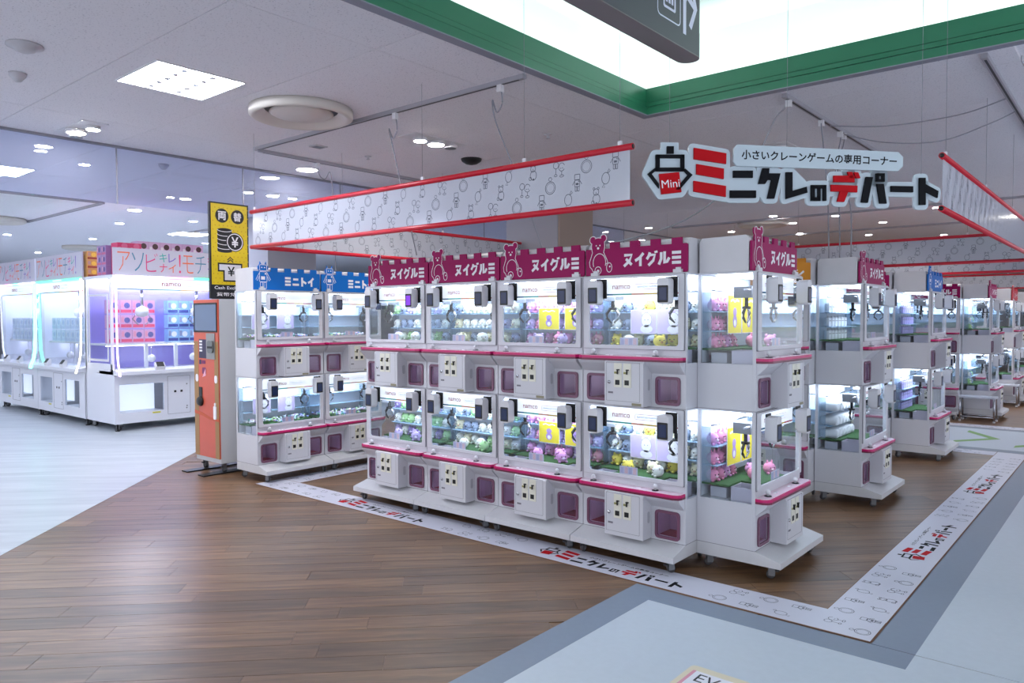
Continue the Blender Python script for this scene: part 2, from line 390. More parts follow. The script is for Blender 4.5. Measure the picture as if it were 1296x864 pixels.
def build_walls():
    FARW = mat('far_wall_grey', (150, 150, 160), 0.8, noise=0.08, nscale=1.5); WARM = mat('far_wall_warm', (176, 168, 168), 0.8, noise=0.06, nscale=1.2)
    tag(MB().box(-30.2, -30, -9, 26, 0, CEIL, FARW).build('wall_left'), kind='structure')
    tag(MB().box(-30, 8, 26, 26.2, 0, CEIL, WARM).build('wall_back'), kind='structure')
    CG = mat('column_grey', (150, 150, 160), 0.6); CB = mat('column_brown', (164, 146, 136), 0.6)
    mb = MB().box(-5.45, -4.62, 3.80, 4.55, 0, CEIL, CG)
    mb.box(-4.62, -4.60, 3.81, 4.54, 0, CEIL, CB)
    tag(mb.build('wall_column'), kind='structure')
    tag(MB().box(-10.6, -9.7, 2.95, 3.85, 0, CEIL, CG).build('wall_column'), kind='structure')
    # glass smoke barrier hanging from the ceiling
    fr = mat('barrier_rail', (130, 130, 142), 0.5)
    root = MB().box(-6.585, -6.555, -9, 14, CEIL - 0.022, CEIL, fr).build('wall_glass_barrier'); tag(root, kind='structure')
    ys = [-8.6, -6.6, -4.6, -2.6, -0.6, 0.71, 2.0, 3.3, 4.6, 5.9, 7.2, 8.5]
    for a, b in zip(ys, ys[1:]):
        p = MB().box(-6.574, -6.566, a + 0.004, b - 0.004, 2.60, CEIL - 0.022, BARR).build('pane', root); MB().box(-6.5755, -6.5645, b - 0.005, b + 0.005, 2.60, CEIL - 0.022, fr).build('pane_joint', root)
build_walls()

# ================================================================== CRANE GAMES
W, D, ZB, UH = 0.7345, 0.36, 0.153, 0.806
def caster_mesh():
    mb = MB(); mb.lathe([(0.022, 0.068), (0.022, 0.076)], (0, 0, 0), GREYM, 10)
    mb.box(-0.016, -0.012, -0.012, 0.024, 0.02, 0.07, GREYM); mb.box(0.012, 0.016, -0.012, 0.024, 0.02, 0.07, GREYM); mb.box(-0.016, 0.016, -0.014, 0.014, 0.062, 0.07, GREYM)
    mb.lathe([(0.018, -0.010), (0.025, -0.008), (0.025, 0.008), (0.018, 0.010)], (0, 0.012, 0.0252), RUBBER, 14, 'x')
    mb.box(-0.012, 0.012, -0.035, -0.012, 0.045, 0.053, RUBBER)
    return mb.mesh('caster')
CASTER = caster_mesh()
def link(name, me, parent, loc=(0, 0, 0), rz=0):
    o = bpy.data.objects.new(name, me); COL.objects.link(o); o.location = loc; o.rotation_euler = (0, 0, rz)
    if parent: o.parent = parent; CH.setdefault(parent.name, []).append(o)
    return o

def make_machine():
    root = empty('crane_game')
    mb = MB(); e = 0.0028
    holes = ((0.05, 0.187), (0.547, 0.684))
    for t in (0, 1):
        z = ZB + UH * t
        # lower front panel around the two prize openings
        mb.box(e, W - e, 0, 0.02, z + 0.172, z + 0.35, WHITE); mb.box(e, W - e, 0, 0.02, z, z + 0.03, WHITE)
        mb.box(e, holes[0][0], 0, 0.02, z + 0.03, z + 0.172, WHITE); mb.box(holes[0][1], holes[1][0], 0, 0.02, z + 0.03, z + 0.172, WHITE); mb.box(holes[1][1], W - e, 0, 0.02, z + 0.03, z + 0.172, WHITE)
        for x in (e, W - e - 0.018): mb.box(x, x + 0.018, 0.0205, D, z, z + 0.268, WHITE)
        mb.box(e + 0.0185, W - e - 0.0185, D - 0.012, D, z, z + UH - 0.0125, WHITE)
        mb.box(e, e + 0.018, D - 0.02, D, z + 0.2685, z + UH - 0.0125, WHITE); mb.box(W - e - 0.018, W - e, D - 0.02, D, z + 0.2685, z + UH - 0.0125, WHITE)
        for x in (e, W - e - 0.022): mb.box(x, x + 0.022, 0, 0.022, z + 0.3505, z + UH - 0.0125, WHITE)
        mb.box(e + 0.022, W - e - 0.022, 0, 0.02, z + 0.785, z + UH - 0.0125, WHITE)
        mb.box(e, W - e, 0.0, D, z + UH - 0.012, z + UH - 0.0015, WHITE)
        mb.box(e + 0.0185, W - e - 0.0185, 0.17, D - 0.0125, z + 0.258, z + 0.268, WHITE)
        # prize bays behind the openings
        for a, b in holes:
            mb.box(a, b, 0.16, 0.165, z + 0.03, z + 0.345, CHUTEIN); mb.box(a, b, 0.02, 0.165, z + 0.026, z + 0.031, CHUTERED)
            mb.box(a - 0.004, a, 0.0205, 0.165, z + 0.03, z + 0.345, CHUTEIN); mb.box(b, b + 0.004, 0.0205, 0.165, z + 0.03, z + 0.345, CHUTEIN)
    mb.box(e, W - e, -0.0006, 0.0, ZB + UH - 0.0035, ZB + UH - 0.0005, SEAM)
    mb.build('cabinet', root)
    mb = MB(); mb.prism([(-0.15, 0.077), (D, 0.077), (D, ZB - 0.001), (0, ZB - 0.001), (-0.15, 0.113)], fyz, e, W - e, PLINTH); mb.build('plinth', root)
    mb = MB().box(e, W - e, -0.0008, 0.0002, ZB - 0.0015, ZB + 0.0015, SEAM).box(e - 0.0006, e + 0.0004, 0, D, ZB - 0.0015, ZB + 0.0012, SEAM).box(W - e - 0.0004, W - e + 0.0006, 0, D, ZB - 0.0015, ZB + 0.0012, SEAM).box(e - 0.0006, e + 0.0004, 0, D, ZB + UH - 0.002, ZB + UH + 0.0005, SEAM).box(W - e - 0.0004, W - e + 0.0006, 0, D, ZB + UH - 0.002, ZB + UH + 0.0005, SEAM); tag(mb.build('joint_line', root), kind='stuff')
    for x, y, rz in ((0.06, -0.085, 0.3), (W - 0.06, -0.085, -0.5), (0.06, D - 0.06, 0.9), (W - 0.06, D - 0.06, 0.2)): link('caster', CASTER, root, (x, y, 0), rz)
    for t in (0, 1):
        z = ZB + UH * t
        # door with its window pane
        mb = MB(); ring(mb, rrect(0.012, 0.722, z + 0.347, z + 0.797, 0.004, 1), rrect(0.056, 0.686, z + 0.370, z + 0.786, 0.012, 1), fxz, -0.012, -0.0005, WHITE)
        mb.box(0.010, 0.7245, -0.0015, -0.0004, z + 0.345, z + 0.799, SEAM)
        mb2 = MB(); ring(mb2, rrect(0.012, 0.722, z + 0.347, z + 0.797, 0.004, 1), rrect(0.056, 0.686, z + 0.370, z + 0.786, 0.012, 1), fxz, -0.012, -0.0003, WHITE)
        ring(mb2, rrect(0.009, 0.725, z + 0.344, z + 0.7995, 0.004, 1), rrect(0.014, 0.720, z + 0.349, z + 0.795, 0.004, 1), fxz, -0.004, -0.0003, SEAM)
        door = mb2.build('door', root)
        MB().box(0.05, 0.69, -0.008, -0.005, z + 0.366, z + 0.79, GLASS).build('pane', door)
        for x in (e + 0.004, W - e - 0.008): MB().box(x, x + 0.004, 0.022, D - 0.02, z + 0.268, z + UH - 0.012, GLASS).build('side_glass', root)
        # lit header with lettering
        hd = MB().box(0.07, 0.672, 0.030, 0.040, z + 0.672, z + 0.782, HEAD).build('header_panel', root)
        mb = MB(); put_text(mb, 'namco', (0.205, 0.335, z + 0.718, z + 0.743), fxz, 0.0292, NRED, 0.012); mb.build('lettering', hd)
        mb = MB(); fr = rrect(0.37, 0.56, z + 0.714, z + 0.747, 0.008, 2); stroke(mb, fr, 0.0022, fxz, 0.0292, NRED, True)
        put_text(mb, 'BANDAI NAMCO', (0.385, 0.545, z + 0.724, z + 0.736), fxz, 0.0292, mat('teal_print', (60, 120, 150)), 0.0); mb.build('logo_frame', hd)
        mb = MB()
        for a, b, c in ((0.07, 0.21, (20, 120, 170)), (0.21, 0.345, (40, 180, 160)), (0.345, 0.43, (240, 150, 110)), (0.43, 0.53, (245, 200, 60)), (0.53, 0.672, (225, 60, 80))):
            mb.box(a, b, 0.0285, 0.030, z + 0.681, z + 0.690, mat('stripe_%d' % c[0], c, 0.6, spec=0.1))
        mb.build('colour_stripe', hd)
        MB().box(0.06, 0.675, 0.045, 0.085, z + 0.770, z + 0.782, LAMP).build('lamp_strip', root)
        MB().box(0.06, 0.675, 0.12, 0.27, z + 0.785, z + 0.792, LEDP).build('lamp_panel', root)
        # interior
        MB().box(0.022, W - 0.022, D - 0.018, D - 0.0125, z + 0.27, z + 0.79, LAVBACK).build('back_panel', root)
        mb = MB().box(0.022, W - 0.022, 0.1655, D - 0.02, z + 0.345, z + 0.356, TURF).box(0.195, W - 0.195, 0.03, 0.1655, z + 0.345, z + 0.356, TURF)
        mb.build('turf_floor', root)
        mb = MB().box(0.225, 0.51, 0.05, 0.15, z + 0.269, z + 0.344, mat('duct_grey', (186, 188, 200), 0.5)).box(0.06, 0.30, 0.2, 0.3, z + 0.269, z + 0.33, mat('duct_grey', (186, 188, 200), 0.5))
        mb.build('mechanism_box', root)
        mb = MB()
        for zz in (0.455, 0.57): mb.box(0.03, W - 0.03, 0.245, D - 0.02, z + zz, z + zz + 0.005, SHELFBLUE)
        mb.build('back_shelf', root)
        for x in (0.024, W - 0.03): MB().box(x, x + 0.006, D - 0.075, D - 0.02, z + 0.356, z + 0.69, ACRY).build('corner_panel', root)
        # rails and cranes
        mb = MB()
        for y in (0.08, 0.28): mb.tube([(0.024, y, z + 0.70), (W - 0.024, y, z + 0.70)], 0.006, CHROME, 6)
        mb.build('gantry_rail', root)
        for cx, cyy in ((0.15, 0.12), (0.60, 0.13)):
            mb = MB().box(cx - 0.045, cx + 0.045, cyy - 0.05, cyy + 0.06, z + 0.655, z + 0.72, GREYM)
            mb.box(cx - 0.03, cx + 0.05, cyy - 0.055, cyy - 0.05, z + 0.645, z + 0.70, mat('crane_cover', (190, 196, 206), 0.35))
            cr = mb.build('crane_carriage', root)
            mb = MB().tube([(cx, cyy, z + 0.655), (cx, cyy, z + 0.60)], 0.012, DARK, 8).tube([(cx, cyy, z + 0.605), (cx, cyy, z + 0.59)], 0.026, DARK, 10)
            for s in (-1, 1):
                mb.tube([(cx + s * 0.018, cyy, z + 0.60), (cx + s * 0.045, cyy, z + 0.565), (cx + s * 0.042, cyy, z + 0.535), (cx + s * 0.012, cyy, z + 0.508)], [0.009, 0.010, 0.009, 0.005], DARK if s < 0 else CHROME, 6)
            mb.build('claw', cr)
        # payment terminals
        for x0 in (0.095, 0.588):
            mb = MB(); mb.prism(rrect(x0, x0 + 0.076, z + 0.618, z + 0.772, 0.018, 3), fxz, -0.088, -0.03, WHITE2)
            mb.prism(rrect(x0 + 0.006, x0 + 0.070, z + 0.63, z + 0.765, 0.016, 3), fxz, -0.03, -0.016, WHITE2)
            tm = mb.build('payment_terminal', root)
            MB().box(x0 + 0.02, x0 + 0.095, -0.018, -0.0122, z + 0.66, z + 0.782, DARK).build('bracket', tm)
            mb = MB(); mb.prism(rrect(x0 + 0.004, x0 + 0.072, z + 0.629, z + 0.728, 0.005, 2), fxz, -0.0905, -0.088, DARK); mb.build('screen_bezel', tm)
            MB().box(x0 + 0.013, x0 + 0.063, -0.0915, -0.0905, z + 0.641, z + 0.716, SCREEN).build('screen', tm)
        # control shelf with two joysticks
        zs = z + 0.282
        plan = [(0.004, 0.0), (W - 0.004, 0.0), (W - 0.004, -0.042), (W - 0.014, -0.068), (W - 0.045, -0.083), (0.045, -0.083), (0.014, -0.068), (0.004, -0.042)]
        mb = MB(); mb.prism(plan[::-1], fxy, zs - 0.006, zs + 0.006, PINKDARK); mb.prism(plan[::-1], fxy, zs + 0.006, zs + 0.022, PINKEDGE)
        ins = [(0.012, 0.0), (W - 0.012, 0.0), (W - 0.012, -0.040), (W - 0.022, -0.060), (W - 0.048, -0.073), (0.048, -0.073), (0.022, -0.060), (0.012, -0.040)]
        mb.prism(ins[::-1], fxy, zs + 0.022, zs + 0.0245, SHELFTOP)
        mb.prism([(0, zs - 0.080), (0, zs - 0.006), (-0.074, zs - 0.006), (-0.06, zs - 0.026)], fyz, 0.01, W - 0.01, WHITE)
        sh = mb.build('control_shelf', root)
        for x in (0.105, 0.55):
            mb = MB().lathe([(0.021, 0), (0.021, 0.004)], (x, -0.036, zs + 0.0245), DARK, 14).lathe([(0.006, 0.004), (0.006, 0.012), (0.013, 0.015), (0.015, 0.026), (0.010, 0.037), (0.003, 0.040)], (x, -0.036, zs + 0.0245), WHITE2, 12)
            mb.build('joystick', sh)
        mb = MB()
        for x, l in ((0.2, 0.02), (0.235, 0.012), (0.42, 0.03)): mb.box(x, x + l, -0.042, -0.03, zs + 0.0245, zs + 0.027, PRINTW)
        mb.build('button', sh)
        # coin box
        bx0, bx1, by = 0.231, 0.503, -0.10
        mb = MB(); mb.prism([(by, z + 0.005), (-0.0005, z + 0.005), (-0.0005, z + 0.275), (by + 0.012, z + 0.275), (by, z + 0.262)], fyz, bx0, bx1, WHITE)
        cb = mb.build('coin_box', root)
        mb = MB(); ring(mb, rrect(0.243, 0.48, z + 0.03, z + 0.268, 0.003, 1), rrect(0.2445, 0.4785, z + 0.0315, z + 0.2665, 0.003, 1), fxz, by - 0.0008, by + 0.001, SEAM)
        mb.build('door_panel', cb)
        for px in (0.300, 0.366):
            mb = MB().box(px, px + 0.055, by - 0.003, by, z + 0.115, z + 0.262, CREAM)
            cp = mb.build('coin_plate', cb)
            mb = MB().box(px + 0.010, px + 0.040, by - 0.0045, by - 0.003, z + 0.13, z + 0.16, DARK)
            mb.box(px + 0.026, px + 0.031, by - 0.014, by - 0.003, z + 0.196, z + 0.222, DARK); mb.box(px + 0.024, px + 0.04, by - 0.014, by - 0.003, z + 0.219, z + 0.226, DARK)
            mb.box(px + 0.003, px + 0.02, by - 0.0045, by - 0.003, z + 0.198, z + 0.21, mat('olive_label', (150, 146, 90)))
            mb.build('coin_slot', cb)
        mb = MB().lathe([(0.010, -0.006), (0.010, 0.0)], (0.265, by, z + 0.145), CHROME, 12, 'y'); mb.build('lock', cb)
        mb = MB().box(0.257, 0.292, by - 0.0012, by, z + 0.076, z + 0.087, SEAM); mb.build('name_plate', cb)
        mb = MB().prism(rrect(-0.045, -0.02, z + 0.10, z + 0.17, 0.01, 2), fyz, bx1, bx1 + 0.0015, mat('recess_grey', (176, 176, 184), 0.5)); mb.build('side_grip', cb)
        if t == 1: MB().box(0.425, 0.49, by - 0.0012, by, z + 0.008, z + 0.024, mat('rating_label', (140, 134, 110))).build('rating_label', cb)
        # prize openings
        for a, b in holes:
            mb = MB(); ring(mb, rrect(a - 0.014, b + 0.014, z + 0.015, z + 0.187, 0.022, 3), rrect(a + 0.002, b - 0.002, z + 0.032, z + 0.170, 0.012, 3), fxz, -0.010, -0.0004, MAUVE)
            cf = mb.build('prize_opening', root)
            MB().box(a, b, 0.004, 0.006, z + 0.032, z + 0.170, FLAP).build('flap', cf)
        # price card standing behind the glass
        mb = MB().box(0.272, 0.40, 0.010, 0.013, z + 0.366, z + 0.416, mat('price_card', (206, 200, 222), 0.5))
        for i in range(4): mb.box(0.278 + i * 0.03, 0.301 + i * 0.03, 0.0095, 0.010, z + 0.372, z + 0.41, mat('price_cell_%d' % (i % 2), ((180, 176, 210), (226, 190, 200))[i % 2], 0.5))
        mb.build('price_card', root)
    # vinyl dust cover on the roof
    zt = ZB + 2 * UH
    mb = MB(); P = [(0.05, zt), (D - 0.005, zt), (D - 0.005, zt + 0.18), (D - 0.02, zt + 0.203), (0.07, zt + 0.208), (0.05, zt + 0.19)]
    mb.prism(P, fyz, 0.012, W - 0.012, mat('white_vinyl_cover', (210, 208, 213), 0.45, noise=0.05, nscale=9)); mb.build('dust_cover', root)
    return root
ZT = ZB + 2 * UH
def topper(kind):
    # battlement board standing on the front edge of the roof
    m = {'bear': MAGENTA, 'robot': BLUE, 'orange': ORANGE, 'red': REDB}[kind]
    y0, y1 = 0.028, 0.040; x0, x1 = 0.004, W - 0.010; zb, zt_, zm = ZT + 0.003, ZT + 0.172, ZT + 0.209
    merl = [(0.185, 0.255), (0.331, 0.400), (0.476, 0.543), (0.619, 0.688)]
    P = [(x0, zb), (x1 - 0.008, zb), (x1, zb + 0.008), (x1, zt_ - 0.008), (x1 - 0.008, zt_)]
    for a, b in merl[::-1]: P += [(b, zt_), (b, zm), (a, zm), (a, zt_)]
    P += [(x0, zt_)]
    mb = MB(); mb.prism(P, fxz, y0, y1, m)
    if kind in ('bear', 'red', 'orange'):
        head = circ(0.098, ZT + 0.19, 0.05, 18, 0.052); mb.prism(head, fxz, y0 - 0.0004, y1, m)
        for ex, ez in ((0.058, ZT + 0.231), (0.138, ZT + 0.239)): mb.prism(circ(ex, ez, 0.022, 12), fxz, y0 - 0.0004, y1, m)
        mb.prism([(0.052, zt_ - 0.02), (0.146, zt_ - 0.02), (0.146, zt_ + 0.02), (0.052, zt_ + 0.02)], fxz, y0 - 0.0004, y1, m)
    else:
        mb.box(0.062, 0.142, y0 - 0.0004, y1, zt_, ZT + 0.235, m); mb.box(0.05, 0.062, y0 - 0.0004, y1, ZT + 0.19, ZT + 0.222, m); mb.box(0.142, 0.154, y0 - 0.0004, y1, ZT + 0.19, ZT + 0.222, m)
        mb.prism([(0.07, ZT + 0.235), (0.082, ZT + 0.235), (0.07, ZT + 0.262)], fxz, y0 - 0.0004, y1, m); mb.prism([(0.122, ZT + 0.235), (0.134, ZT + 0.235), (0.134, ZT + 0.262)], fxz, y0 - 0.0004, y1, m)
    o = mb.build('topper_sign')
    f = y0 - 0.0012
    mb = MB()
    if kind == 'bear': put_kana(mb, 'ヌイグルミ', (0.285, 0.700, ZT + 0.050, ZT + 0.132), fxz, f, PRINTW, 0.22)
    elif kind == 'robot': put_kana(mb, 'ミニトイ', (0.325, 0.670, ZT + 0.044, ZT + 0.130), fxz, f, PRINTW, 0.24)
    else: put_text(mb, 'オカシ' if kind == 'orange' else 'スイーツ', (0.30, 0.68, ZT + 0.05, ZT + 0.132), fxz, f, PRINTW, 0.03)
    mb.build('lettering', o)
    mb = MB(); lw = 0.0045
    if kind == 'robot':
        for r in ((0.066, 0.138, ZT + 0.177, ZT + 0.231), (0.064, 0.14, ZT + 0.075, ZT + 0.168), (0.072, 0.096, ZT + 0.01, ZT + 0.072), (0.108, 0.132, ZT + 0.01, ZT + 0.072)): stroke(mb, rrect(*r, 0.004, 1), lw, fxz, f, PRINTW, True)
        mb.box(0.08, 0.12, f, f + 0.0008, ZT + 0.095, ZT + 0.125, PRINTW); fill(mb, circ(0.125, ZT + 0.15, 0.008), fxz, f, PRINTW)
        for ex in (0.088, 0.116): fill(mb, circ(ex, ZT + 0.207, 0.006, 8), fxz, f, PRINTW)
        for s in (-1, 1): stroke(mb, [(0.102 + s * 0.042, ZT + 0.155), (0.102 + s * 0.075, ZT + 0.095), (0.102 + s * 0.06, ZT + 0.085), (0.102 + s * 0.042, ZT + 0.125)], lw, fxz, f, PRINTW)
    else:
        out = circ(0.138, ZT + 0.239, 0.0245, 10, a0=-70, a1=150, full=False) + circ(0.098, ZT + 0.19, 0.054, 6, 0.055, 66, 114, False) + circ(0.058, ZT + 0.231, 0.0245, 10, a0=35, a1=250, full=False)
        out += [(0.047, ZT + 0.185), (0.055, ZT + 0.150), (0.032, ZT + 0.09), (0.036, ZT + 0.06), (0.052, ZT + 0.045), (0.058, ZT + 0.03)]
        stroke(mb, out, lw, fxz, f, PRINTW)
        stroke(mb, [(0.146, ZT + 0.217), (0.149, ZT + 0.185), (0.140, ZT + 0.150), (0.166, ZT + 0.100), (0.172, ZT + 0.084), (0.158, ZT + 0.075)], lw, fxz, f, PRINTW)
        stroke(mb, circ(0.108, ZT + 0.085, 0.048, 16, 0.058, -20, 205, False), lw, fxz, f, PRINTW)
        stroke(mb, circ(0.182, ZT + 0.052, 0.02, 12, 0.03), lw, fxz, f, PRINTW, True); fill(mb, circ(0.186, ZT + 0.058, 0.006, 8), fxz, f, PRINTW)
        stroke(mb, circ(0.098, ZT + 0.036, 0.024, 12), lw, fxz, f, PRINTW, True); fill(mb, circ(0.098, ZT + 0.032, 0.011, 8), fxz, f, PRINTW)
        for ex in (0.084, 0.112): fill(mb, circ(ex, ZT + 0.195, 0.005, 8), fxz, f, PRINTW)
        fill(mb, circ(0.098, ZT + 0.178, 0.009, 10, 0.008), fxz, f, PRINTW)
    mb.build('mascot_outline', o)
    for x in (0.055, 0.64):
        MB().box(x, x + 0.055, 0.008, 0.0275, ZT, ZT + 0.02, WHITE2).box(x + 0.012, x + 0.043, 0.018, 0.0275, ZT + 0.02, ZT + 0.032, WHITE2).build('bracket', o)
    return o
PROTO = make_machine()
TOP = {k: topper(k) for k in ('bear', 'robot', 'orange', 'red')}
MACHINES = {}
def place_machine(key, loc, rz, top, label, group):
    o = copy_tree(PROTO); o.location = loc; o.rotation_euler = (0, 0, rz)
    copy_tree(TOP[top], o); tag(o, label, 'crane game', group); MACHINES[key] = o
    o['_m'] = 0; del o['_m']
    return o
def drop(o):
    for c in CH.get(o.name, []): drop(c)
    bpy.data.objects.remove(o)
names = ['first', 'second', 'third', 'fourth']
GR = 'small two-tier crane games with magenta toppers in the front row'
for i in range(4):
    nb = ['leftmost of the front row', 'second from the left in the front row', 'third in the front row, yellow posters inside', 'last of the front row'][i]
    place_machine('r%d' % i, (-4.0463 + i * W, 0.3415, 0), 0, 'bear', 'white two-tier crane game, magenta topper, ' + nb, GR)
ECX = -0.749
for k, y, top, lb in (('e1', 0.483, 'bear', 'white two-tier crane game facing the right walkway, nearest to the camera, pink plush inside'),
                      ('e2', 2.60, 'bear', 'white two-tier crane game with magenta topper, second along the right walkway'),
                      ('e3', 5.03, 'robot', 'white two-tier crane game with blue topper at the chevron aisle'),
                      ('e4', 9.0, 'bear', 'white two-tier crane game behind the first metal bench across the aisle'),
                      ('e5', 11.45, 'red', 'white two-tier crane game behind the second metal bench across the aisle'),
                      ('e6', 13.9, 'red', 'white two-tier crane game farthest away at the right picture edge')):
    place_machine(k, (ECX, y, 0), R(90), top, lb, 'small crane games facing the right walkway')
for k, dy, top, lb in (('i2', 2.12, 'orange', 'white two-tier crane game with orange topper, end of the second row'),
                       ('i3', 4.55, 'bear', 'white two-tier crane game with magenta topper, end of the third row'),
                       ('i4', 8.52, 'bear', 'white two-tier crane game with magenta topper, front row across the chevron aisle'),
                       ('i5', 10.97, 'red', 'white two-tier crane game with red topper, deep row across the aisle')):
    place_machine(k, (-1.112 - W, 0.3415 + dy, 0), 0, top, lb, 'small crane games at the ends of the deeper rows')
for i, lb in enumerate(('white two-tier crane game with blue robot topper, beside the money changer', 'white two-tier crane game with blue robot topper, half hidden behind the front row')):
    place_machine('t%d' % i, (-5.263, 0.052 + i * (W + 0.004), 0), R(90), 'robot', lb, 'small crane games with blue toppers')
drop(PROTO)
for o in TOP.values(): drop(o)

# ================================================================== PRINTS, BANNERS AND SIGNS
LOGO=[
('k',0,[(0.204,2.463),(0.244,2.464),(0.244,2.423),(0.204,2.422)]),
('k',0,[(0.139,2.415),(0.307,2.419),(0.307,2.399),(0.139,2.395)]),
('k',0,[(0.139,2.342),(0.307,2.347),(0.307,2.325),(0.139,2.321)]),
('k',0,[(0.139,2.415),(0.162,2.415),(0.162,2.322),(0.139,2.321)]),
('k',0,[(0.285,2.419),(0.307,2.419),(0.307,2.325),(0.285,2.325)]),
('k',0,[(0.134,2.34),(0.091,2.306),(0.157,2.226),(0.158,2.251),(0.115,2.305),(0.138,2.323)]),
('k',0,[(0.311,2.341),(0.355,2.306),(0.278,2.22),(0.254,2.221),(0.326,2.305),(0.306,2.327)]),
('r',0,[(0.158,2.306),(0.275,2.32),(0.29,2.208),(0.173,2.193)]),
('r',1,[(0.363,2.459),(0.556,2.433),(0.555,2.373),(0.363,2.395)]),
('r',1,[(0.378,2.368),(0.542,2.346),(0.541,2.287),(0.378,2.31)]),
('r',1,[(0.362,2.273),(0.555,2.248),(0.554,2.186),(0.362,2.213)]),
('k',2,[(0.599,2.336),(0.717,2.339),(0.717,2.298),(0.599,2.296)]),
('k',2,[(0.58,2.223),(0.737,2.226),(0.737,2.184),(0.58,2.181)]),
('k',3,[(0.776,2.354),(0.817,2.355),(0.815,2.326),(0.885,2.327),(0.849,2.182),(0.806,2.181),(0.831,2.289),(0.807,2.288),(0.792,2.265),(0.751,2.264)]),
('k',4,[(0.919,2.335),(0.959,2.336),(0.96,2.229),(1.048,2.255),(1.053,2.22),(0.92,2.18)]),
('k',5,[(1.075,2.265),(1.098,2.265),(1.099,2.174),(1.076,2.173)]),
('k',5,[(1.075,2.265),(1.17,2.267),(1.17,2.247),(1.075,2.245)]),
('k',5,[(1.15,2.267),(1.17,2.267),(1.171,2.175),(1.151,2.175)]),
('k',5,[(1.117,2.25),(1.134,2.25),(1.135,2.174),(1.118,2.174)]),
('k',5,[(1.076,2.194),(1.134,2.196),(1.135,2.174),(1.076,2.173)]),
('r',6,[(1.216,2.322),(1.346,2.325),(1.347,2.286),(1.216,2.285)]),
('r',6,[(1.199,2.269),(1.366,2.267),(1.364,2.228),(1.2,2.231)]),
('r',6,[(1.259,2.235),(1.307,2.232),(1.283,2.171),(1.239,2.172)]),
('r',6,[(1.301,2.346),(1.331,2.346),(1.343,2.311),(1.316,2.311)]),
('r',6,[(1.342,2.345),(1.369,2.344),(1.383,2.311),(1.356,2.31)]),
('k',7,[(1.42,2.32),(1.463,2.319),(1.433,2.169),(1.391,2.17)]),
('k',7,[(1.488,2.28),(1.533,2.281),(1.553,2.166),(1.51,2.166)]),
('k',7,[(1.483,2.341),(1.501,2.342),(1.502,2.293),(1.484,2.293)]),
('k',7,[(1.521,2.342),(1.538,2.343),(1.539,2.294),(1.521,2.294)]),
('k',7,[(1.483,2.341),(1.538,2.343),(1.538,2.328),(1.484,2.326)]),
('k',7,[(1.484,2.308),(1.538,2.309),(1.539,2.294),(1.484,2.293)]),
('k',8,[(1.58,2.27),(1.722,2.271),(1.723,2.236),(1.581,2.236)]),
('k',9,[(1.763,2.322),(1.802,2.323),(1.805,2.163),(1.765,2.162)]),
('k',9,[(1.801,2.286),(1.887,2.246),(1.882,2.206),(1.802,2.242)]),
]
def icon(mb, k, cx, cy_, s, fn, d, rot=0.0, m=None, lw=0.0036):
    m = m or INK; c, sn = math.cos(rot), math.sin(rot)
    T = lambda pts: [(cx + (x * c - y * sn) * s, cy_ + (x * sn + y * c) * s) for x, y in pts]
    st = lambda pts, cl=False, w=lw: stroke(mb, T(pts), w, fn, d, m, cl)
    if k == 0:      # ring with a stone
        st(circ(0, -0.1, 0.34, 16), True); st(circ(0, -0.1, 0.26, 14), True, lw * 0.6); st([(-0.12, 0.36), (-0.06, 0.46), (0.06, 0.46), (0.12, 0.36), (0, 0.24)], True)
    elif k == 1:    # sitting bear
        st(circ(0, 0.22, 0.17, 12), True); st(circ(-0.13, 0.4, 0.06, 8), True); st(circ(0.13, 0.4, 0.06, 8), True); st(circ(0.02, -0.14, 0.22, 14, 0.26), True); st(circ(-0.2, -0.3, 0.09, 8), True); fill(mb, T(circ(0.02, -0.36, 0.06, 8)), fn, d, m); st([(-0.03, 0.2), (0, 0.17), (0.03, 0.2)])
    elif k == 2:    # robot
        st(rrect(-0.17, 0.17, 0.14, 0.42, 0.02, 1), True); st(rrect(-0.16, 0.16, -0.22, 0.12, 0.02, 1), True); st(rrect(-0.13, -0.02, -0.46, -0.22, 0.01, 1), True); st(rrect(0.02, 0.13, -0.46, -0.22, 0.01, 1), True)
        fill(mb, T(rrect(-0.09, 0.09, -0.14, -0.03, 0.01, 1)), fn, d, m); fill(mb, T(circ(0.09, 0.05, 0.035, 8)), fn, d, m); st([(-0.17, 0.08), (-0.3, -0.12)]); st([(0.17, 0.08), (0.3, -0.12)])
    elif k == 3:    # two little sprouts
        st(circ(-0.2, 0.2, 0.18, 10), True); st([(-0.2, 0.02), (-0.22, -0.3)]); st(circ(-0.22, -0.34, 0.1, 8, 0.06), True); st(circ(0.18, 0.08, 0.2, 12, 0.22, 20, 330, False)); st(circ(0.18, -0.4, 0.14, 8, 0.06), True); st([(0.18, -0.16), (0.18, -0.34)]); fill(mb, T(circ(0.12, 0.02, 0.03, 6)), fn, d, m); fill(mb, T(circ(0.24, 0.02, 0.03, 6)), fn, d, m)
    else:           # wrapped sweet
        st(circ(0, 0, 0.24, 12, 0.3), True); st([(0.1, 0.28), (0.2, 0.46), (0.28, 0.36), (0.14, 0.24)], True); st([(-0.1, -0.28), (-0.22, -0.44), (-0.06, -0.46)], True)
def icon_field(mb, a0, a1, b0, b1, fn, d, size, da, nrow, rot=0.0, skip=(), m=None, lw=0.0036):
    db = (b1 - b0) / nrow; i = 0; a = a0 + da * 0.4
    while a < a1 - size * 0.35:
        for r in range(nrow):
            aa = a + (r % 3) * da * 0.33
            if aa > a1 - size * 0.35 or any(s0 < aa < s1 for s0, s1 in skip): continue
            icon(mb, (i * 2 + r * 3) % 5, aa, b0 + db * (r + 0.5), size, fn, d, rot, m, lw)
        i += 1; a += da
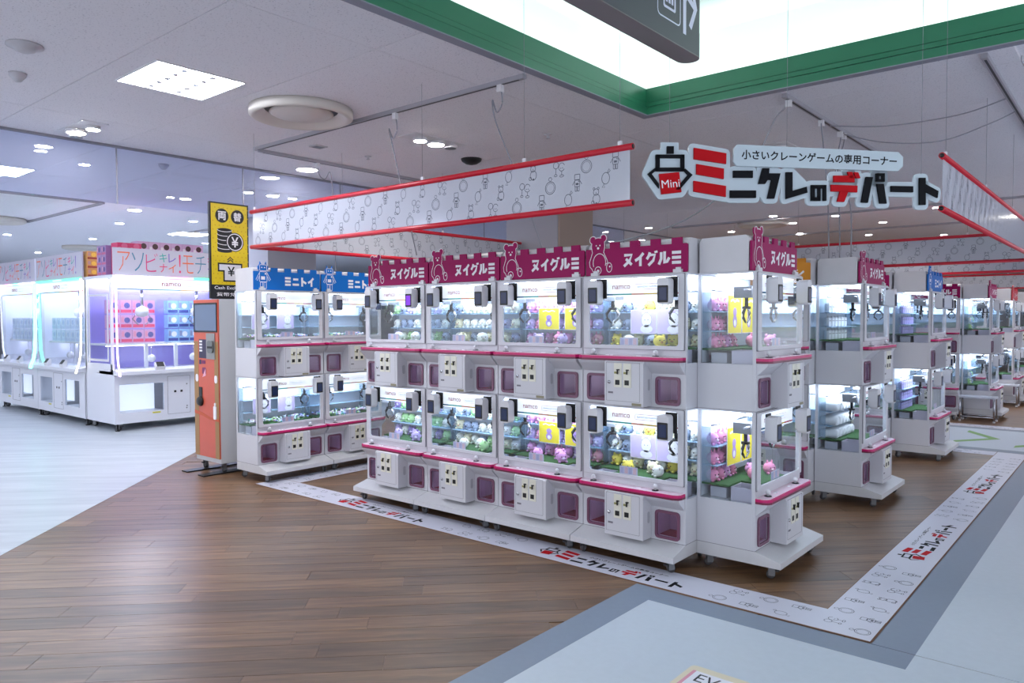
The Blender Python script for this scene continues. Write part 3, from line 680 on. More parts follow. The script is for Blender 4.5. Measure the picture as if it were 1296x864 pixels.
def logo_flat(mb, fn2, d):
    # the shop logo as flat print; fn2 maps logo metres (s from 0, t from 0) to the plane
    for c, l, P in LOGO: fill(mb, [(s - 0.09, z - 2.16) for s, z in P], lambda a, b, dd: fn2(a, b, dd), d, LOGORED if c == 'r' else LOGOK)
    put_text(mb, '小さいクレーンゲームの専用コーナー', (0.60, 1.55, 0.235, 0.283), fn2, d, LOGOK, 0.02)

def floor_strips():
    sw = 0.2758; z = 0.0024
    def strip(label, poly_out, poly_in, printer):
        root = MB().prism(poly_out, fxy, 0.0003, z - 0.0006, BROWNEDGE)
        root.prism(poly_in, fxy, z - 0.0006, z, FILM); o = root.build('floor_film'); tag(o, label, 'floor sticker', 'printed floor films bordering the crane game corner')
        mb = MB(); printer(mb); tag(mb.build('print', o), kind='stuff'); return o
    zz = z + 0.0004; e = 0.012
    def p_front(mb):
        skip = ((-2.16, -0.84), (-4.28, -2.93)); k = 0.575
        icon_field(mb, -5.1, -0.30, 0.0, sw, lambda a, b, d: (a, b, d), zz, 0.105, 0.17, 2, R(90), skip)
        for sx in (-2.03, -4.13): logo_flat(mb, lambda a, b, d, sx=sx: (sx + a * k, 0.04 + b * k * 1.0, d), zz)
    strip('white printed floor film with pictograms along the front row of crane games', [(-5.2124, -e), (0.0, -e), (0.0, sw + 0.005), (-5.2124, sw + 0.005)], [(-5.2124, 0), (-0.002, 0), (-0.002, sw), (-5.2124, sw)], p_front)
    def p_side(mb):
        skip = ((1.25, 2.6), (3.5, 4.78)); k = 0.575
        f = lambda a, b, d: (-b, a, d)
        icon_field(mb, 0.02, 5.75, 0.0, sw, f, zz, 0.105, 0.17, 2, R(0), skip)
        for sy in (1.40, 3.64): logo_flat(mb, lambda a, b, d, sy=sy: (-0.235 + (0.32 * k - b * k) , sy + a * k, d), zz)
    strip('white printed floor film running along the grey walkway on the right', [(-sw - 0.005, sw + 0.006), (0.0, 0.001), (0.011, -e), (0.011, 6.09), (-sw - 0.005, 6.09)], [(-sw, sw + 0.0003), (0, sw + 0.0003), (0, 6.085), (-sw, 6.085)], p_side)
    def p_left(mb): icon_field(mb, 0.3, 5.7, -5.2124, -5.2124 + sw, lambda a, b, d: (b, a, d), zz, 0.105, 0.17, 2)
    strip('white printed floor film under the blue-topped crane games', [(-5.2124, sw + 0.006), (-5.2124 + sw + 0.005, sw + 0.006), (-5.2124 + sw + 0.005, 5.8), (-5.2124, 5.8)], [(-5.2124, sw + 0.006), (-5.2124 + sw, sw + 0.006), (-5.2124 + sw, 5.8), (-5.2124, 5.8)], p_left)
    def p_far(mb): icon_field(mb, -5.1, -0.4, 5.81, 6.08, lambda a, b, d: (a, b, d), zz, 0.105, 0.17, 2, R(180))
    strip('white printed floor film on the near side of the chevron aisle', [(-5.2, 5.81), (-sw - 0.006, 5.81), (-sw - 0.006, 6.095), (-5.2, 6.095)], [(-5.2, 5.815), (-sw - 0.006, 5.815), (-sw - 0.006, 6.085), (-5.2, 6.085)], p_far)
    def p_far2(mb): icon_field(mb, -5.1, 0.1, 8.12, 8.38, lambda a, b, d: (a, b, d), zz, 0.105, 0.17, 2, R(180))
    strip('white printed floor film on the far side of the chevron aisle', [(-5.2, 8.105), (0.18, 8.105), (0.18, 8.39), (-5.2, 8.39)], [(-5.2, 8.115), (0.18, 8.115), (0.18, 8.385), (-5.2, 8.385)], p_far2)
floor_strips()

def banner(label, p0, p1, rows=3, wires=(), cut=True, size=0.112, da=0.20):
    p0, p1 = Vector(p0), Vector(p1); L = (p1 - p0).length; t = (p1 - p0) / L; nrm = Vector((t.y, -t.x))     # print faces nrm
    root = empty('hanging_banner', (p0.x, p0.y, 2.126), math.atan2(t.y, t.x)); tag(root, label, 'banner', 'white pictogram banners on red tubes')
    zb, zt = 0.018, 0.332                     # local heights above the lower edge
    MB().box(0.02, L - 0.01, -0.002, 0.002, zb, zt, BANW).build('banner_sheet', root)
    mb = MB()
    icon_field(mb, 0.02, L - 0.06, zb + 0.012, zt - 0.012, lambda a, b, d: (a, d, b), -0.0028, size, da, rows)
    icon_field(mb, 0.02, L - 0.06, zb + 0.012, zt - 0.012, lambda a, b, d: (a, d, b), 0.0028, size, da, rows)
    tag(mb.build('print', root), kind='stuff')
    for z in (zb, zt):
        tb = MB().tube([(-0.01, 0, z), (L + 0.01, 0, z)], 0.019, BANR, 12).build('red_tube', root)
        MB().lathe([(0.014, -0.0003), (0.014, 0.0012)], (L + 0.01, 0, z), DARK, 10, 'x').build('tube_end', tb)
        MB().lathe([(0.014, -0.0012), (0.014, 0.0003)], (-0.01, 0, z), DARK, 10, 'x').build('tube_end', tb)
    for a in wires:
        x = p0.x + t.x * a; y = p0.y + t.y * a; top = (CEIL if not (x > -2.177 and y < 1.732) else 3.80) - 2.126
        MB().tube([(a, 0, zt + 0.015), (a, 0, top)], 0.0014, WIRE, 5).box(a - 0.012, a + 0.012, -0.006, 0.006, zt + 0.012, zt + 0.04, mat('clear_clip', (225, 225, 232), 0.3)).build('hanging_wire', root)
    return root
banner('white pictogram banner on red tubes above the front row of machines', (-5.2124, 0), (-1.277, 0), wires=(0.05, 2.23, 3.16, 3.86))
banner('white pictogram banner on red tubes above the right walkway', (0, 1.4286), (0, 9.1), wires=(0.1, 1.6, 3.1, 4.6, 6.1))
banner('white pictogram banner on red tubes above the blue-topped machines', (-5.2124, 6.6), (-5.2124, 0.03), wires=(0.3, 2.2, 4.2, 5.6))
banner('white pictogram banner spanning the far end of the corner', (-5.2, 6.72), (-0.03, 6.72), wires=(0.5, 2.5, 4.5))
banner('white pictogram banner across the aisle, behind the first far banner', (-5.2, 9.2), (1.0, 9.2), wires=(0.5, 2.5, 4.5))
banner('white pictogram banner farthest away, above the deepest machines', (-6.0, 17.0), (3.5, 17.0), wires=(0.5, 2.5, 4.5))

def logo_sign():
    q = Vector((-1.277, 0, 0)); d = Vector((1.277, 1.43, 0)).normalized()
    root = empty('logo_sign', (q.x, q.y, 2.16), math.atan2(d.y, d.x)); tag(root, 'white cut-out logo sign with red and black letters hanging at the corner', 'sign')
    P = lambda a, b, dd: (a, dd, b - 2.16)
    def hull(pts):
        pts = sorted(set(pts)); lo = []
        for seq in (pts, pts[::-1]):
            h = []
            for p in seq:
                while len(h) >= 2 and (h[-1][0] - h[-2][0]) * (p[1] - h[-2][1]) - (h[-1][1] - h[-2][1]) * (p[0] - h[-2][0]) <= 0: h.pop()
                h.append(p)
            lo += h[:-1]
        return lo
    def grow(poly, r): return hull([(x + r * math.cos(R(a)), y + r * math.sin(R(a))) for x, y in poly for a in range(0, 360, 30)])
    # backing boards: one per letter, a little behind each other so that they overlap cleanly
    for l in range(10):
        polys = [p for c, k, p in LOGO if k == l]
        mb = MB(); dz = 0.0004 * l
        if l == 0:
            mb.prism(grow([p for poly in polys[1:] for p in poly], 0.028), P, 0.0 + dz, 0.016 + dz, BOARD)
            mb.prism([(0.172, 2.40), (0.276, 2.40), (0.276, 2.487), (0.172, 2.487)], P, -0.0005 + dz, 0.016 + dz, BOARD)
        elif l in (6, 7, 9):
            for p in polys: mb.prism(grow(p, 0.027), P, 0.0 + dz, 0.016 + dz, BOARD)
        else: mb.prism(grow([p for poly in polys for p in poly], 0.027), P, 0.0 + dz, 0.016 + dz, BOARD)
        b = mb.build('letter_board', root)
        for p, c in [(p, c) for c, k, p in LOGO if k == l]:
            mb = MB(); mb.prism(p, P, -0.012, 0.0, LOGORED if c == 'r' else LOGOK); mb.build('letter_piece', b)
        if l == 0:
            mb = MB(); put_text(mb, 'Mini', (0.172, 0.278, 2.232, 2.276), P, -0.0126, PRINTW, 0.0, R(6)); mb.build('lettering', b)
    bar = [(0.597 + 0.02, 2.362), (1.650 - 0.03, 2.357), (1.650, 2.385), (1.651, 2.44), (1.620, 2.468), (0.62, 2.484), (0.599, 2.46), (0.597, 2.385)]
    b = MB().prism(bar, P, -0.016, -0.002, BOARD).build('caption_board', root)
    mb = MB(); put_text(mb, '小さいクレーンゲームの専用コーナー', (0.645, 1.610, 2.392, 2.448), P, -0.0166, LOGOK, 0.022, R(-0.9)); mb.build('lettering', b)
    for a, z in ((0.224, 2.48), (0.93, 2.474), (1.783, 2.345)):
        x, y = q.x + d.x * a, q.y + d.y * a; top = (3.80 if (x > -2.177 and y < 1.732) else CEIL)
        MB().tube([(a, 0.004, z - 2.16), (a, 0.004, top - 2.16)], 0.0014, WIRE, 5).build('hanging_wire', root)
logo_sign()

def direction_sign():
    SG = mat('sign_charcoal', (62, 64, 70), 0.4); SE = mat('sign_edge', (120, 114, 114), 0.35, 0.4)
    # its face looks towards +x; the rounded end points along +y
    xf = -0.53; root = empty('direction_sign', (xf, -0.715, 2.61)); tag(root, 'dark grey hanging direction sign with lift pictogram and arrow', 'sign')
    L = 2.6
    plan = [(-0.10, -L), (0.0, -L), (0.0, 0.02)] + [(-0.05 + 0.05 * math.cos(R(a)), 0.02 + 0.05 * math.sin(R(a))) for a in range(15, 180, 15)] + [(-0.10, 0.02)]
    MB().prism(plan, fxy, 0, 0.42, SG).build('sign_body', root)
    MB().prism([(x * 0.99 - 0.0005, y * 0.999) for x, y in plan], fxy, -0.004, 0.0, SE).build('bottom_plate', root)
    F = lambda a, b, d: (d, a, b); mb = MB(); PW_ = mat('sign_white', (216, 220, 236), 0.4)
    stroke(mb, rrect(-0.33, -0.145, 0.075, 0.34, 0.02, 3), 0.006, F, 0.001, PW_, True)
    ring(mb, rrect(-0.285, -0.185, 0.115, 0.30, 0.006, 1), rrect(-0.275, -0.195, 0.125, 0.29, 0.004, 1), F, 0.0005, 0.0015, PW_)
    for a in (-0.258, -0.235, -0.212): fill(mb, [(a - 0.008, 0.14), (a + 0.008, 0.14), (a + 0.008, 0.235), (a - 0.008, 0.235)], F, 0.001, PW_); fill(mb, circ(a, 0.25, 0.009, 8), F, 0.001, PW_)
    mb.build('lift_pictogram', root)
    mb = MB(); stroke(mb, [(-0.107, 0.055), (-0.107, 0.19), (-0.097, 0.21), (-0.08, 0.215), (-0.012, 0.185)], 0.027, F, 0.001, PW_); stroke(mb, [(-0.058, 0.095), (-0.008, 0.187), (-0.058, 0.30)], 0.027, F, 0.0012, PW_); mb.build('arrow', root)
    for y in (-0.5, -1.9): MB().tube([(-0.05, y, 0.42), (-0.05, y, 1.2)], 0.008, GREYM, 8).build('hanger_rod', root)
direction_sign()

# ================================================================== CEILING FITTINGS
def ceiling_fittings():
    LP = mat('light_panel', (255, 255, 255), 0.5, emit=L_PANEL, ecol=(238, 244, 255)); FR = mat('fitting_white', (225, 224, 228), 0.4); FRI = mat('louver_white', (240, 242, 246), 0.4)
    spots = [(-4.205, -1.125, 'square louvred ceiling light panel above the wood floor at upper left'), (-8.75, -1.0, 'square louvred ceiling light panel seen through the glass smoke barrier'),
             (-13.3, 3.5, 'square ceiling light panel far off behind the money changer sign')]
    unseen_panels = [(-4.205, -5.6), (-8.7, -5.6), (4.2, 5.0), (4.2, 9.5), (-13.3, -3.2), (-17.8, -2.5), (-11.0, -3.4)]  # panels beyond the view
    def panel(x, y, label, group=None):
        s = 0.315; root = empty('ceiling_light', (x, y, CEIL)); tag(root, label, 'ceiling light' if label else None, group, None if label else 'structure')
        mb = MB(); ring(mb, rrect(-s, s, -s, s, 0.002, 1), rrect(-s + 0.012, s - 0.012, -s + 0.012, s - 0.012, 0.002, 1), fxy, -0.008, 0.0, FR); mb.build('frame', root)
        MB().box(-s + 0.012, s - 0.012, -s + 0.012, s - 0.012, -0.003, -0.001, LP).build('diffuser', root)
        for a in (-0.1, 0.1):
            mb = MB()
            for b in (-0.24, -0.12, 0.0, 0.12, 0.24): mb.box(b - 0.028, b + 0.028, a - 0.02, a + 0.02, -0.0075, -0.0035, FRI)
            tag(mb.build('louver', root), kind='stuff')
    for x, y, l in spots: panel(x, y, l)
    for x, y in unseen_panels: panel(x, y, None)
    SP = mat('spot_glow', (255, 255, 255), 0.5, emit=L_SPOT, ecol=(250, 246, 240))
    SPC = mat('spot_glow_cool', (255, 255, 255), 0.5, emit=L_SPOT * 3.2, ecol=(228, 238, 255))
    def downlight(x, y, r=0.075, label=None, group='round recessed downlights'):
        root = empty('downlight', (x, y, CEIL)); tag(root, label or 'small round recessed downlight in the far ceiling', 'ceiling light', group)
        mb = MB(); ring(mb, circ(0, 0, r + 0.014, 18), circ(0, 0, r, 18), fxy, -0.005, 0, FR); mb.build('rim', root)
        MB().lathe([(r, -0.002), (r, -0.0005)], (0, 0, 0), SPC if x < -6.5 else SP, 18).build('lens', root)
    downlight(-6.2, 1.27, 0.11, 'large round downlight beside the ceiling track rail', None)
    downlight(-10.8, 1.38, 0.09, 'round downlight above the large machines, beyond the glass barrier', None)
    downlight(-7.74, -0.45, 0.05, 'small round downlight seen through the glass barrier near the light panel', None)
    random.seed(3)
    for x, y in [(-3.745, 8.53), (-3.825, 9.65), (-2.95, 9.15), (-4.3, 11.4), (-3.35, 12.58), (-1.82, 8.87), (-1.5, 9.21), (-2.6, 10.6), (-5.2, 10.2), (-6.1, 8.6), (-4.9, 14.0), (-2.2, 13.6), (-0.9, 11.5), (-1.2, 14.6), (-6.4, 12.4), (-3.2, 16.2), (-7.3, 10.4), (-0.4, 9.9), (0.6, 11.2), (-5.6, 16.5),
                 (-12.0, 5.0), (-14.2, 6.2), (-15.6, 2.6), (-17.0, 4.4), (-18.4, 6.4), (-20.0, 3.0), (-21.5, 5.2), (-16.0, 1.2), (-19.5, 1.0), (-23.0, 2.2), (-22.5, 7.5), (-12.6, 1.9), (-14.8, 4.6), (-11.4, 2.6)]:
        downlight(x, y, 0.06)
    # twin spot fittings on rectangular plates
    def spotplate(x0, x1, y0, y1, lamps, label):
        root = empty('spot_plate', ((x0 + x1) / 2, (y0 + y1) / 2, CEIL)); tag(root, label, 'spotlight'); cx, cyy = (x0 + x1) / 2, (y0 + y1) / 2
        MB().box(x0 - cx, x1 - cx, y0 - cyy, y1 - cyy, -0.006, 0, FR).build('plate', root)
        for lx, ly, r, on in lamps:
            mb = MB().lathe([(r, -0.006), (r, -0.035), (r * 0.85, -0.036)], (lx - cx, ly - cyy, 0), FR, 16); l = mb.build('lamp_head', root)
            MB().lathe([(r * 0.85, -0.038), (r * 0.85, -0.036)], (lx - cx, ly - cyy, 0), SP if on else GREYM, 16).build('lens', l)
    spotplate(-6.42, -5.80, -1.18, -0.97, ((-6.18, -1.09, 0.085, 1), (-5.95, -1.04, 0.06, 1), (-6.34, -1.03, 0.06, 0)), 'rectangular spotlight plate just in front of the glass smoke barrier')
    spotplate(-4.27, -4.03, 0.91, 1.56, ((-4.15, 1.07, 0.065, 1), (-4.15, 1.27, 0.085, 1), (-4.15, 1.46, 0.065, 0)), 'narrow three-lamp spotlight plate above the front banner')
    spotplate(-8.0, -7.76, 1.4, 2.4, ((-7.88, 1.55, 0.065, 1), (-7.88, 1.9, 0.085, 1), (-7.88, 2.2, 0.065, 1)), 'three-lamp spotlight plate seen through the glass barrier by the yellow sign')
    spotplate(-1.88, -1.66, 3.4, 3.95, ((-1.77, 3.55, 0.065, 1), (-1.77, 3.75, 0.065, 0)), 'spotlight plate partly hidden behind the hanging logo sign')
    # round air diffusers
    VM = mat('diffuser_cream', (214, 208, 200), 0.45)
    def vent(x, y, r, label):
        root = empty('air_diffuser', (x, y, CEIL - 0.001)); tag(root, label, 'air vent', 'round ceiling air diffusers')
        MB().lathe([(r, 0.0), (r, -0.055), (r * 0.93, -0.07), (r * 0.86, -0.06), (r * 0.70, 0.0)], (0, 0, 0), VM, 36).build('outer_ring', root)
        MB().lathe([(r * 0.66, -0.010), (r * 0.72, -0.002)], (0, 0, 0), DARK, 32).build('air_gap', root)
        MB().lathe([(r * 0.60, -0.018), (r * 0.62, -0.03), (r * 0.55, -0.045), (r * 0.2, -0.06)], (0, 0, 0), VM, 32).build('centre_disc', root)
    vent(-4.19, -0.165, 0.40, 'large cream round air diffuser near the ceiling light panel')
    vent(-4.2, 9.22, 0.42, 'round air diffuser above the side-facing machine with magenta topper')
    vent(-17.5, 3.2, 0.5, 'round air diffuser far off above the large machines'); vent(-13.4, 0.3, 0.42, 'round air diffuser at the left picture edge')
    vent(1.2, 3.1, 0.4, 'round air diffuser at the right picture edge by the track rail')
    vent(-8.6, 2.9, 0.4, 'round air diffuser half hidden behind the front banner')
    # detectors, sprinklers, camera dome, small speaker
    def knob(x, y, label, cat, shape, m):
        tag(MB().lathe(shape, (x, y, CEIL), m, 16).build(cat.replace(' ', '_')), label, cat)
    det = [(0.10, 0.0), (0.10, -0.012), (0.06, -0.02), (0.055, -0.035), (0.03, -0.045)]; spr = [(0.035, 0), (0.035, -0.006), (0.012, -0.01), (0.012, -0.03), (0.02, -0.034)]
    SD = mat('detector_grey', (188, 186, 192), 0.5)
    knob(-4.24, -2.07, 'round grey smoke detector at the upper left ceiling corner', 'smoke detector', det, SD)
    knob(-4.87, -1.92, 'small cone-shaped motion sensor below the smoke detector', 'motion sensor', [(0.055, 0), (0.05, -0.02), (0.02, -0.055)], SD)
    knob(-5.14, 1.27, 'tiny sprinkler head near the ceiling track rail', 'sprinkler', spr, SD); knob(-3.2, 1.745, 'tiny sprinkler head above the middle of the front banner', 'sprinkler', spr, SD)
    knob(-7.1, 0.1, 'small cone-shaped sensor seen through the glass smoke barrier', 'motion sensor', [(0.055, 0), (0.05, -0.02), (0.02, -0.055)], SD)
    knob(-4.44, 2.06, 'black dome camera on the ceiling above the front banner', 'dome camera', [(0.11, 0), (0.10, -0.025), (0.06, -0.05), (0.02, -0.06)], DARK)
    tag(MB().box(-5.21, -5.09, 0.61, 0.74, CEIL - 0.01, CEIL, SD).box(-5.19, -5.11, 0.63, 0.72, CEIL - 0.012, CEIL - 0.01, GREYM).build('ceiling_speaker'), 'small square grey ceiling grille inside the track rail corner', 'speaker')
    # track rails
    TR = mat('track_rail', (168, 166, 174), 0.4)
    def rail(a, b, label):
        a, b = Vector(a), Vector(b); L = (b - a).length
        root = empty('track_rail', (a.x, a.y, CEIL), math.atan2(b.y - a.y, b.x - a.x)); tag(root, label, 'track rail', 'ceiling track rails')
        MB().box(0, L, -0.019, 0.019, -0.03, 0, TR).build('rail_body', root); MB().box(0.05, L - 0.05, -0.007, 0.007, -0.031, -0.03, DARK).build('slot', root)
    rail((-5.66, 0.31), (-2.30, 0.31), 'grey ceiling track rail running from the air diffuser to the green fascia')
    rail((-5.68, 0.36), (-5.70, 4.4), 'grey ceiling track rail running back beside the glass barrier')
    rail((-1.125, 1.9), (-1.135, 4.5), 'grey ceiling track rail above the hanging logo sign'); rail((0.14, 1.88), (0.135, 5.0), 'grey ceiling track rail at the upper right')
    rail((-5.7, 8.75), (1.5, 8.75), 'grey ceiling track rail crossing the far ceiling'); rail((-10.28, -0.6), (-10.28, 0.72), 'grey ceiling track rail seen through the glass barrier at left')
    rail((-10.3, 0.74), (-13.45, 0.76), 'grey ceiling track rail above the leftmost large machine'); rail((-9.6, 3.3), (-13.6, 3.3), 'grey ceiling track rail above the boxes on the large machine')
    rail((-5.5, 11.4), (1.5, 11.4), 'grey ceiling track rail in the depth of the far hall'); 
    # cables
    def cable(pts, r, label, m=CABLE, plug=True):
        root = empty('power_cable', pts[0]); tag(root, label, 'cable', 'cables dropping from the ceiling track rails'); o = Vector(pts[0])
        P = [Vector(p) - o for p in pts]; S = []
        for i in range(len(P) - 1):
            p0, p1, p2, p3 = P[max(i - 1, 0)], P[i], P[i + 1], P[min(i + 2, len(P) - 1)]
            for k in range(6):
                t = k / 6; S.append(0.5 * ((2 * p1) + (p2 - p0) * t + (2 * p0 - 5 * p1 + 4 * p2 - p3) * t * t + (3 * p1 - p0 - 3 * p2 + p3) * t ** 3))
        S.append(P[-1]); MB().tube(S, r, m, 6).build('cord', root)
        if plug: MB().box(-0.02, 0.02, -0.016, 0.016, -0.05, 0.0, FR).build('plug', root)
    cz = CEIL - 0.03
    cable([(-3.62, 0.31, cz), (-3.60, 0.31, cz - 0.13), (-3.66, 0.32, cz - 0.19), (-3.72, 0.33, cz - 0.10), (-3.68, 0.33, cz - 0.24), (-3.60, 0.36, cz - 0.60), (-3.50, 0.42, 2.00)], 0.0055, 'grey cable dropping from the track rail behind the middle of the front banner')
    cable([(-2.52, 0.31, cz), (-2.50, 0.31, cz - 0.12), (-2.56, 0.32, cz - 0.18), (-2.61, 0.33, cz - 0.08), (-2.58, 0.33, cz - 0.24), (-2.46, 0.40, cz - 0.6), (-2.30, 0.50, 1.99)], 0.0055, 'grey cable dropping from the rail end near the green fascia')
    cable([(-5.69, 1.05, cz), (-5.69, 1.07, cz - 0.12), (-5.66, 1.12, cz - 0.16), (-5.64, 1.18, cz - 0.1), (-5.62, 1.2, cz - 0.6), (-5.6, 1.2, 1.99)], 0.005, 'grey cable dropping beside the glass barrier behind the banner')
    cable([(-1.127, 2.0, cz), (-1.16, 1.99, cz - 0.06), (-1.22, 1.96, cz - 0.14), (-1.36, 1.8, 2.6), (-1.62, 1.3, 2.2), (-1.90, 0.62, 1.98)], 0.0055, 'pale cable slanting down from the rail to the front row roof')
    for k, (y, x2, y2) in enumerate(((2.75, -1.06, 2.72), (3.25, -0.98, 2.74), (3.35, -0.90, 2.76))):
        cable([(-1.13, y, cz), (-1.12, y - 0.02, cz - 0.08), (-1.09, (y + y2) / 2, 2.75), (x2, y2, 2.4), (x2 + 0.01, y2, 1.98)], 0.0055, ('first', 'second', 'third')[k] + ' of three grey cables dropping side by side behind the logo sign')
    cable([(-1.11, 2.9, cz - 0.02), (-0.7, 3.0, cz - 0.07), (-0.2, 3.05, cz - 0.06), (0.13, 2.9, cz - 0.03)], 0.005, 'grey cable slung between the two right track rails, upper one', plug=False)
    cable([(-1.11, 3.3, cz - 0.02), (-0.75, 3.2, cz - 0.16), (-0.35, 3.25, cz - 0.2), (0.0, 3.3, cz - 0.1), (0.14, 3.35, cz - 0.03)], 0.005, 'grey cable slung between the two right track rails, lower one', plug=False)
ceiling_fittings()

# ================================================================== MONEY CHANGER AND ITS SIGN
def money_changer():
    root = empty('money_changer', (-6.30, 0.0, 0)); tag(root, 'tall white money changer with red-orange front panel and dark screen', 'money changer')
    BODY = mat('changer_white', (206, 208, 212), 0.4); OR = mat('changer_orange', (206, 92, 70), 0.35, noise=0.10, nscale=6); OLV = mat('changer_gold', (160, 120, 70), 0.4, noise=0.08, nscale=8)
    w_, d_, h_ = 0.48, 0.50, 1.69
    MB().box(0, w_, 0.006, d_, 0.105, h_, BODY).build('housing', root)
    fr = MB().box(0.006, w_ - 0.006, -0.008, 0.006, 0.15, h_ - 0.004, OR).build('front_panel', root)
    mb = MB(); F = lambda a, b, d: (a, d, b)
    mb.prism([(0.006, 0.15), (0.09, 0.15), (0.09, 1.28), (0.006, 1.28)], F, -0.0095, -0.008, OLV); mb.prism([(w_ - 0.08, 0.15), (w_ - 0.006, 0.15), (w_ - 0.006, 1.28), (w_ - 0.08, 1.28)], F, -0.0095, -0.008, OLV)
    mb.prism([(0.006, 0.60), (0.15, 0.58), (0.3, 0.545), (w_ - 0.006, 0.535), (w_ - 0.006, 0.51), (0.3, 0.52), (0.15, 0.55), (0.006, 0.565)][::-1], F, -0.011, -0.0095, mat('changer_swash', (196, 80, 30), 0.4)); mb.build('front_graphics', fr)
    mb = MB(); ring(mb, rrect(0.016, 0.462, 1.37, 1.655, 0.006, 1), rrect(0.03, 0.448, 1.385, 1.64, 0.004, 1), F, -0.014, -0.008, DARK); sb = mb.build('screen_bezel', fr)
    MB().box(0.03, 0.448, -0.011, -0.0085, 1.385, 1.64, mat('changer_screen', (70, 92, 124), 0.1, emit=0.12, ecol=(80, 110, 160))).build('screen', root)
    mb = MB().box(0.26, 0.42, -0.016, -0.008, 1.11, 1.36, mat('bill_unit_grey', (150, 150, 150), 0.35, 0.4)); mb.prism(rrect(0.31, 0.41, 1.17, 1.29, 0.03, 3), F, -0.035, -0.016, mat('bill_slot_grey', (110, 116, 118), 0.3, 0.3)); mb.box(0.318, 0.402, -0.038, -0.035, 1.215, 1.235, DARK); mb.build('banknote_unit', root)
    KP = mat('keypad_navy', (44, 38, 74), 0.4); mb = MB().box(0.11, 0.25, -0.011, -0.008, 1.115, 1.30, KP)
    for i in range(4):
        for j in range(2): mb.box(0.122 + j * 0.028, 0.146 + j * 0.028, -0.0125, -0.011, 1.27 - i * 0.03, 1.288 - i * 0.03, PRINTW)
    mb.build('keypad_plate', root)
    mb = MB().box(0.11, 0.15, -0.011, -0.0095, 1.055, 1.10, KP).box(0.16, 0.23, -0.011, -0.0095, 1.06, 1.095, mat('purple_label', (120, 40, 90))); mb.prism([(0.17, 0.93), (0.235, 1.02), (0.235, 0.945)], F, -0.0115, -0.0095, mat('pink_mark', (236, 170, 190))); mb.prism(rrect(0.165, 0.24, 0.96, 1.025, 0.015, 2), F, -0.011, -0.0095, mat('purple_label', (120, 40, 90))); mb.build('notice_sticker', root)
    for x in (0.035, 0.40): MB().prism(rrect(x, x + 0.05, 0.88, 0.955, 0.022, 3), F, -0.012, -0.0095, PRINTW).build('oval_sticker', root)
    mb = MB().box(0.10, 0.16, -0.014, -0.0095, 0.70, 0.83, DARK); mb.lathe([(0.035, -0.03), (0.05, -0.012), (0.05, 0.0)], (0.13, -0.0095, 0.69), DARK, 14, 'y'); mb.build('coin_tray', root)
    MB().prism(rrect(0.385, 0.435, 0.53, 0.66, 0.012, 2), F, -0.02, -0.0095, PRINTW).prism(rrect(0.398, 0.422, 0.66, 0.69, 0.008, 2), F, -0.018, -0.0095, PRINTW).build('bottle_sticker', root)
    for x, y in ((0.06, 0.06), (w_ - 0.06, 0.06), (0.06, d_ - 0.06), (w_ - 0.06, d_ - 0.06)): o = link('caster', CASTER, root, (x, y, 0), 0.2); o.scale = (1, 1, 1.38)
    FP = mat('foot_plate_black', (30, 32, 38), 0.35, 0.3)
    for x in (0.02, 0.34): MB().prism([(x, -0.16), (x + 0.11, -0.16), (x + 0.11, 0.42), (x, 0.42)], fxy, 0.002, 0.012, FP).build('foot_plate', root)
money_changer()
